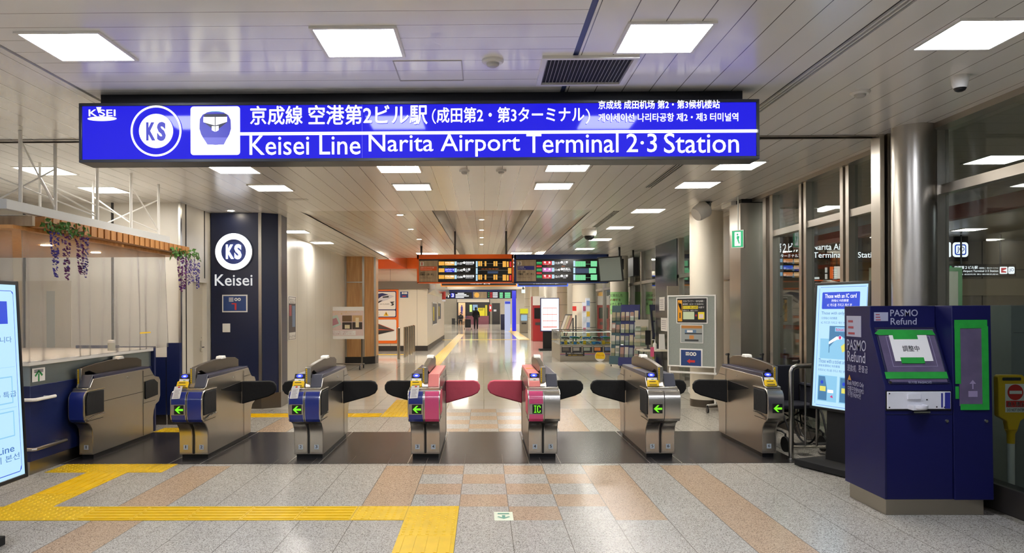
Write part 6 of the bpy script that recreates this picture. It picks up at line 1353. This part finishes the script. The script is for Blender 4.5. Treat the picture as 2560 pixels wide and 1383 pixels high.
F = Face((-.28, 0, .55), (1, 0, 0), (.38, .2, 1)); g = G(DGREY); g.fbox(F, 0, 0, .34, .95, -.02, 0); g.tube([(0, 0, 0), (0, 0, .8)], .03, 8); g.box(-.25, .25, -.2, .2, 0, .03); obj('frame', g, t)
for k in range(3): g = G(BR[k * 2]); g.fbox(F, .02 + .1 * k, .05, .11 + .1 * k, .9, .0, .03); obj('pamphlet', g, t)
t = thing('sign_post', 'small red topped sign post in front of the cream column', 'sign post', (Pf(1436, 27), 27, 0), world=False)
g = G(RED); g.box(-.07, .07, -.01, .01, 1.55, 1.72); obj('plate', g, t); g = G(DGREY); g.tube([(-.05, 0, .02), (-.05, 0, 1.3)], .025, 8); g.tube([(.05, 0, .02), (.05, 0, 1.4)], .025, 8); g.box(-.2, .2, -.15, .15, 0, .03); obj('post', g, t)
t = thing('leaflet_tower', 'tall narrow leaflet tower with colourful leaflets behind the display case', 'leaflet stand', (Pf(1464, 26.4), 26.4, 0), world=False)
g = G(M('tower_white', '#dfe3ea', .3)); g.box(-.0, .14, -.1, .1, .03, 2.0); g.box(-.2, .25, -.2, .2, 0, .03); g.box(-.12, -.0, -.06, .06, .03, 1.85); obj('column', g, t)
for k in range(7): g = G(M('leaf_%d' % (k % 4), ('#d8b43a', '#b85a78', '#6f8fc4', '#c9d2dc')[k % 4], .5)); g.box(-.10 if k % 2 else .02, -.01 if k % 2 else .13, -.12, -.1, .6 + .19 * k, .77 + .19 * k); obj('leaflet', g, t)

# ------------------------------------------------------------------ far end of the hall
Y = 60.0; F = pxface(Y)
q = pb(1112, 724, 1291, 747, Y); t = thing('direction_sign', 'long blue topped direction sign with arrow and number 3 across the far hall', 'sign', ((q[0] + q[2]) / 2, Y, q[1]))
g = G(M('far_sign_navy', '#1c2d6e', .4)); g.fbox(F, q[0], q[1], q[2], q[3] + .1, -.4, 0); obj('case', g, t)
g = G(M('far_black', '#15151d', .4)); g.rect(F, *pb(1116, 731, 1180, 746, Y), .01); g.rect(F, *pb(1218, 730, 1279, 746, Y), .01); g.m(GRPL).rect(F, *pb(1183, 730, 1217, 746, Y), .01); g.m(M('far_blue', '#2433d0', emit=1.)).rect(F, *pb(1127, 733, 1136, 744, Y), .02); g.m(AMB).disc(F, PY(1192, 738, Y).x, PY(1192, 738, Y).z, .2, .02, 20)
for k in range(3): 
    y_ = 731.5 + 4.8 * k
    g.m(LRED).rect(F, *pb(1225, y_, 1231, y_ + 3, Y), .02); g.m(LWH).rect(F, *pb(1232, y_, 1244, y_ + 2.6, Y), .02); g.m(MINT).rect(F, *pb(1249, y_, 1257, y_ + 4, Y), .02); g.rect(F, *pb(1262, y_, 1276, y_ + 4, Y), .02); g.m(LGRN).rect(F, *pb(1220, y_, 1223.5, y_ + 2, Y), .02)
g.m(LWH)
for k in range(4): g.rect(F, *pb(1139 + (5 if k == 0 else 0), 732.5 + 3.4 * k, 1160 + 6 * (k % 3), 734.5 + 3.4 * k, Y), .02)
g.fpoly(F, [((p := PY(x, y, Y)).x, p.z) for x, y in ((1121, 732.5), (1126, 738), (1122.3, 736.2), (1122.3, 744), (1119.7, 744), (1119.7, 736.2), (1116, 738))], .02)
obj('lit_face', g, t, smooth=False); text(t, LWH, F, [('3', *pb(1129, 734, 1134.5, 743, Y), .02)], .03)
g = G(DGREY)
for px in (1150, 1250): g.tube([(Pf(px, 60.2), 60.2, q[3]), (Pf(px, 60.2), 60.2, 4.05)], .05, 8)
obj('hanger', g, t)
def slab(name, label, cat, box, Y, col, d=.3, parts=(), emit=0, z0=None, group=None):
    q = pb(*box, Y); F = pxface(Y); zb = q[1] if z0 is None else z0
    t = thing(name, label, cat, ((q[0] + q[2]) / 2, Y, zb), 0, group); g = G(M('far_' + col.strip('#') + ('e' if emit else ''), col, .5, emit=emit)); g.fbox(F, q[0], zb, q[2], q[3], -d, 0); obj('panel', g, t)
    for nm, b, c, e in parts: g = G(M('far_' + c.strip('#') + ('e' if e else ''), c, .5, emit=e)); g.rect(F, *pb(*b, Y), .015); obj(nm, g, t, smooth=False)
    return t
slab('lit_pillar', 'bright blue lit pillar at the far right of the hall', 'pillar light', (1281, 727, 1290, 806), 56, '#1a1fe0', .5, emit=1., z0=0)
slab('lit_pillar', 'pale blue lit display pillar left of the bright blue one', 'pillar light', (1262, 753, 1276, 806), 57, '#c3cbea', .5, (('header', (1262.5, 754, 1275.5, 760), '#2a40c4', 1.),), emit=.9, z0=0)
slab('shop_front', 'dark shop front under the far direction sign', 'shop front', (1142, 748, 1225, 797), 84, '#2b2a2e', .4, (('fascia', (1143, 748, 1223, 756), '#d9d2c8', 0),), z0=0)
slab('toilet_panel', 'peach wall panel with a blue standing figure sign', 'sign', (1146, 757, 1163, 792), 82, '#d8b08a', .2, (('body_mark', (1152, 767, 1157, 778), '#2a2a80', 0), ('leg_mark', (1152.8, 778, 1156.2, 786), '#2a2a80', 0), ('head_mark', (1153, 763.5, 1156, 766.5), '#2a2a80', 0)), z0=0)
t = slab('exit_board', 'yellow EXIT board behind the walking person', 'sign', (1195, 770, 1212, 790), 83.86, '#f2dc28', .1, emit=.9)
text(t, INK, pxface(83.86), [('EXIT', *pb(1198, 772, 1209, 777, 83.86), .02)], .03)
slab('exit_board', 'tall yellow panel beside the EXIT board', 'sign', (1213, 763, 1218, 790), 83.86, '#e8d43a', .1, emit=.8)
slab('lit_poster', 'narrow pale green lit poster left of the walking person', 'poster', (1174, 762, 1180, 780), 83.86, '#d6f08a', .1, emit=1.1)
slab('lit_poster', 'pale blue screen right of the green lit poster', 'poster', (1182, 762, 1194, 776), 83.86, '#8fb4d4', .1, emit=.9)
slab('lit_poster', 'red lit vertical sign at the far end of the hall', 'sign', (1223, 762, 1229, 779), 83.86, '#e0352f', .1, (('white_mark', (1224.5, 766, 1227.5, 773), '#ffffff', 1.1),), emit=1.)
slab('dark_doorway', 'black doorway right of the red lit sign', 'doorway', (1230, 758, 1250, 792), 83, '#1c1a1c', .2, (('notice', (1234, 774, 1241, 779), '#b9bcc8', 0),), z0=0)
slab('counter', 'small navy counter by the pale blue pillar at the far end', 'counter', (1252, 786, 1262, 807), 60, '#23284f', .8, z0=0)
slab('bench_row', 'row of dark red and blue seats along the far end of the hall', 'bench', (1150, 790, 1222, 797), 82.6, '#6a3a48', .8, (('blue_seat', (1158, 790, 1166, 795), '#3a4a8c', 0),), z0=0)
slab('banner', 'small red and white banner hanging at the ticket office corner', 'sign', (1105, 729, 1114, 754), 36, '#b5352f', .1, (('white_strip', (1105, 749, 1114, 754), '#e9e9f4', 0),))
slab('exit_light', 'small white lit sign on the beam right of the far direction sign', 'sign', (1304, 724, 1313, 733), 50, '#e8f5ef', .1, emit=1.1)
g = G(DGREY); x = Pf(1308, 50); g.tube([(x, 50.05, PY(1308, 724, 50).z), (x, 50.05, 4.05)], .04, 8); one('hanger_pole', g, 'thin pole above the small white lit sign in the far hall', 'pole')
g = G(M('beam_cream', '#cfc8ba', .4)); q = pb(1118, 719, 1306, 724, 48); g.box(q[0], q[2], 48, 48.6, q[1] + .0, 4.05); struct('beam_far', g)
g = G(M('awning_red', '#8f8a84', .4)); F = pxface(58)
# posters on the office side wall
Fs = Face((-2.194, 0, 0), (0, 1, 0))
for k, (a, c) in enumerate((((1080, 756, 1091, 812), 'nearer'), ((1094, 756, 1101, 800), 'farther'))):
    p0, p1 = PX(a[0], 780, -2.2).y, PX(a[2], 780, -2.2).y; ym = (p0 + p1) / 2; z0, z1 = 1.6 - (a[3] - 775) * ym / FPX, 1.6 - (a[1] - 775) * ym / FPX
    t = notice('%s dark poster with yellow stripe on the long side wall of the ticket office' % c, Fs, (p0, z0, p1, z1), PK, None, d=.02, bt=.05, name='poster', cat='poster'); g = G(M('notice_yellow')); g.rect(Fs, p0 + .3, z0 + .2, p0 + .3 + (p1 - p0) * .2, z1 - .2, .03); obj('yellow_stripe', g, t, smooth=False)

# ------------------------------------------------------------------ people far down the hall
SKIN = M('skin', '#b98d72', .6); CLB = M('cloth_black', '#17171b', .85); HAIR = M('hair_black', '#141212', .7)
def figure(t, joints, edges, radii, mat):
    me = bpy.data.meshes.new('body'); me.from_pydata(joints, edges, []); me.materials.append(mat); o = bpy.data.objects.new('body', me); COL.objects.link(o); o.parent = t
    sk = o.modifiers.new('skin', 'SKIN'); me.skin_vertices.new() if not me.skin_vertices else None
    for i, r in enumerate(radii): me.skin_vertices[0].data[i].radius = (r, r)
    me.skin_vertices[0].data[0].use_root = True
    s = o.modifiers.new('smooth', 'SUBSURF'); s.levels = 1; s.render_levels = 2
    return o
p = PZ(1190, 824)
t = thing('person', 'person in dark clothes walking away with a luggage cart down the hall', 'person', (p.x, p.y, 0), 0, None, world=False)
J = [(0, 0, .98), (0, -.01, 1.2), (0, .02, 1.43), (0, .04, 1.52), (0, .06, 1.66), (-.19, .02, 1.42), (-.25, .08, 1.15), (-.2, .28, 1.0), (.19, .02, 1.42), (.27, .03, 1.14), (.24, .2, .98), (-.1, 0, .92), (-.11, .1, .5), (-.11, .02, .09), (-.11, .16, .04), (.1, 0, .92), (.11, -.02, .5), (.11, -.18, .1), (.11, -.06, .04)]
E = [(0, 1), (1, 2), (2, 3), (3, 4), (2, 5), (5, 6), (6, 7), (2, 8), (8, 9), (9, 10), (0, 11), (11, 12), (12, 13), (13, 14), (0, 15), (15, 16), (16, 17), (17, 18)]
figure(t, J, E, [.19, .19, .17, .06, .1, .085, .065, .05, .085, .065, .05, .12, .085, .06, .045, .12, .085, .06, .045], CLB)
g = G(HAIR); g.ball((0, .05, 1.72), .1, .11, .12); obj('hair', g, t)
g = G(SKIN); g.ball((0, .12, 1.68), .075, .06, .1); obj('face', g, t)
for x, y, z in ((-.2, .3, .98), (.24, .23, .96)): g = G(SKIN); g.ball((x, y, z), .035, .05, .035); obj('hand', g, t)
t = thing('luggage_cart', 'luggage cart loaded with a dark suitcase beside the walking person', 'cart', (p.x - .66, p.y + .25, 0), 0, None, world=False)
g = G(CHROME); g.tube([(-.28, -.3, .12), (-.28, .4, .12)], .02, 6); g.tube([(.28, -.3, .12), (.28, .4, .12)], .02, 6); g.tube([(-.28, -.3, .12), (-.28, -.42, 1.0), (.28, -.42, 1.0), (.28, -.3, .12)], .02, 6); obj('frame', g, t)
for x in (-.28, .28):
    for y in (-.28, .38): g = G(BLACK); g.lathe((x, y, .06), [(.06, -.02), (.06, .02)], 12, 'x'); obj('wheel', g, t)
g = G(M('suitcase_black', '#1d1e22', .5)); g.box(-.24, .24, -.2, .3, .15, .85); one_ = obj('suitcase_shell', g, None, .03); one_.location = (p.x - .66, p.y + .25, 0); one_.name = 'suitcase'; tag(one_, 'dark suitcase standing on the luggage cart', 'suitcase')
p = PZ(1152, 812)
t = thing('person', 'person in black seated on a bench with a suitcase near the far end', 'person', (p.x, p.y, 0), 0, None, world=False)
J = [(0, 0, .5), (0, .02, .75), (0, -.02, .98), (0, -.05, 1.06), (0, -.1, 1.16), (-.2, -.02, .95), (-.26, -.14, .72), (-.1, -.32, .6), (.2, -.02, .95), (.26, -.14, .72), (.1, -.32, .6), (-.11, -.05, .5), (-.12, -.46, .52), (-.12, -.44, .1), (-.12, -.58, .05), (.11, -.05, .5), (.12, -.46, .52), (.12, -.42, .1), (.12, -.56, .05)]
figure(t, J, E, [.19, .19, .17, .06, .1, .085, .065, .05, .085, .065, .05, .12, .09, .06, .05, .12, .09, .06, .05], CLB)
g = G(HAIR); g.ball((0, -.08, 1.24), .11, .12, .13); obj('hair', g, t); g = G(SKIN); g.ball((0, -.17, 1.2), .075, .05, .09); obj('face', g, t)
for s_ in (-1, 1): g = G(SKIN); g.ball((s_ * .08, -.36, .58), .035, .05, .035); obj('hand', g, t)
t = thing('bench', 'dark bench under the seated person', 'bench', (p.x, p.y + .1, 0), 0, None, world=False)
g = G(DGREY); g.box(-.8, .8, -.25, .25, .28, .33); obj('seat', g, t)
for x in (-.7, .7): g = G(DGREY); g.box(x - .03, x + .03, -.22, .22, 0, .28); obj('leg', g, t)
g = G(M('suitcase_black')); g.box(p.x - .95, p.x - .6, p.y - .7, p.y - .45, .02, .7); one('suitcase', g, 'black suitcase standing left of the seated person', 'suitcase')
g = G(M('cloth_black')); 
flush_text()
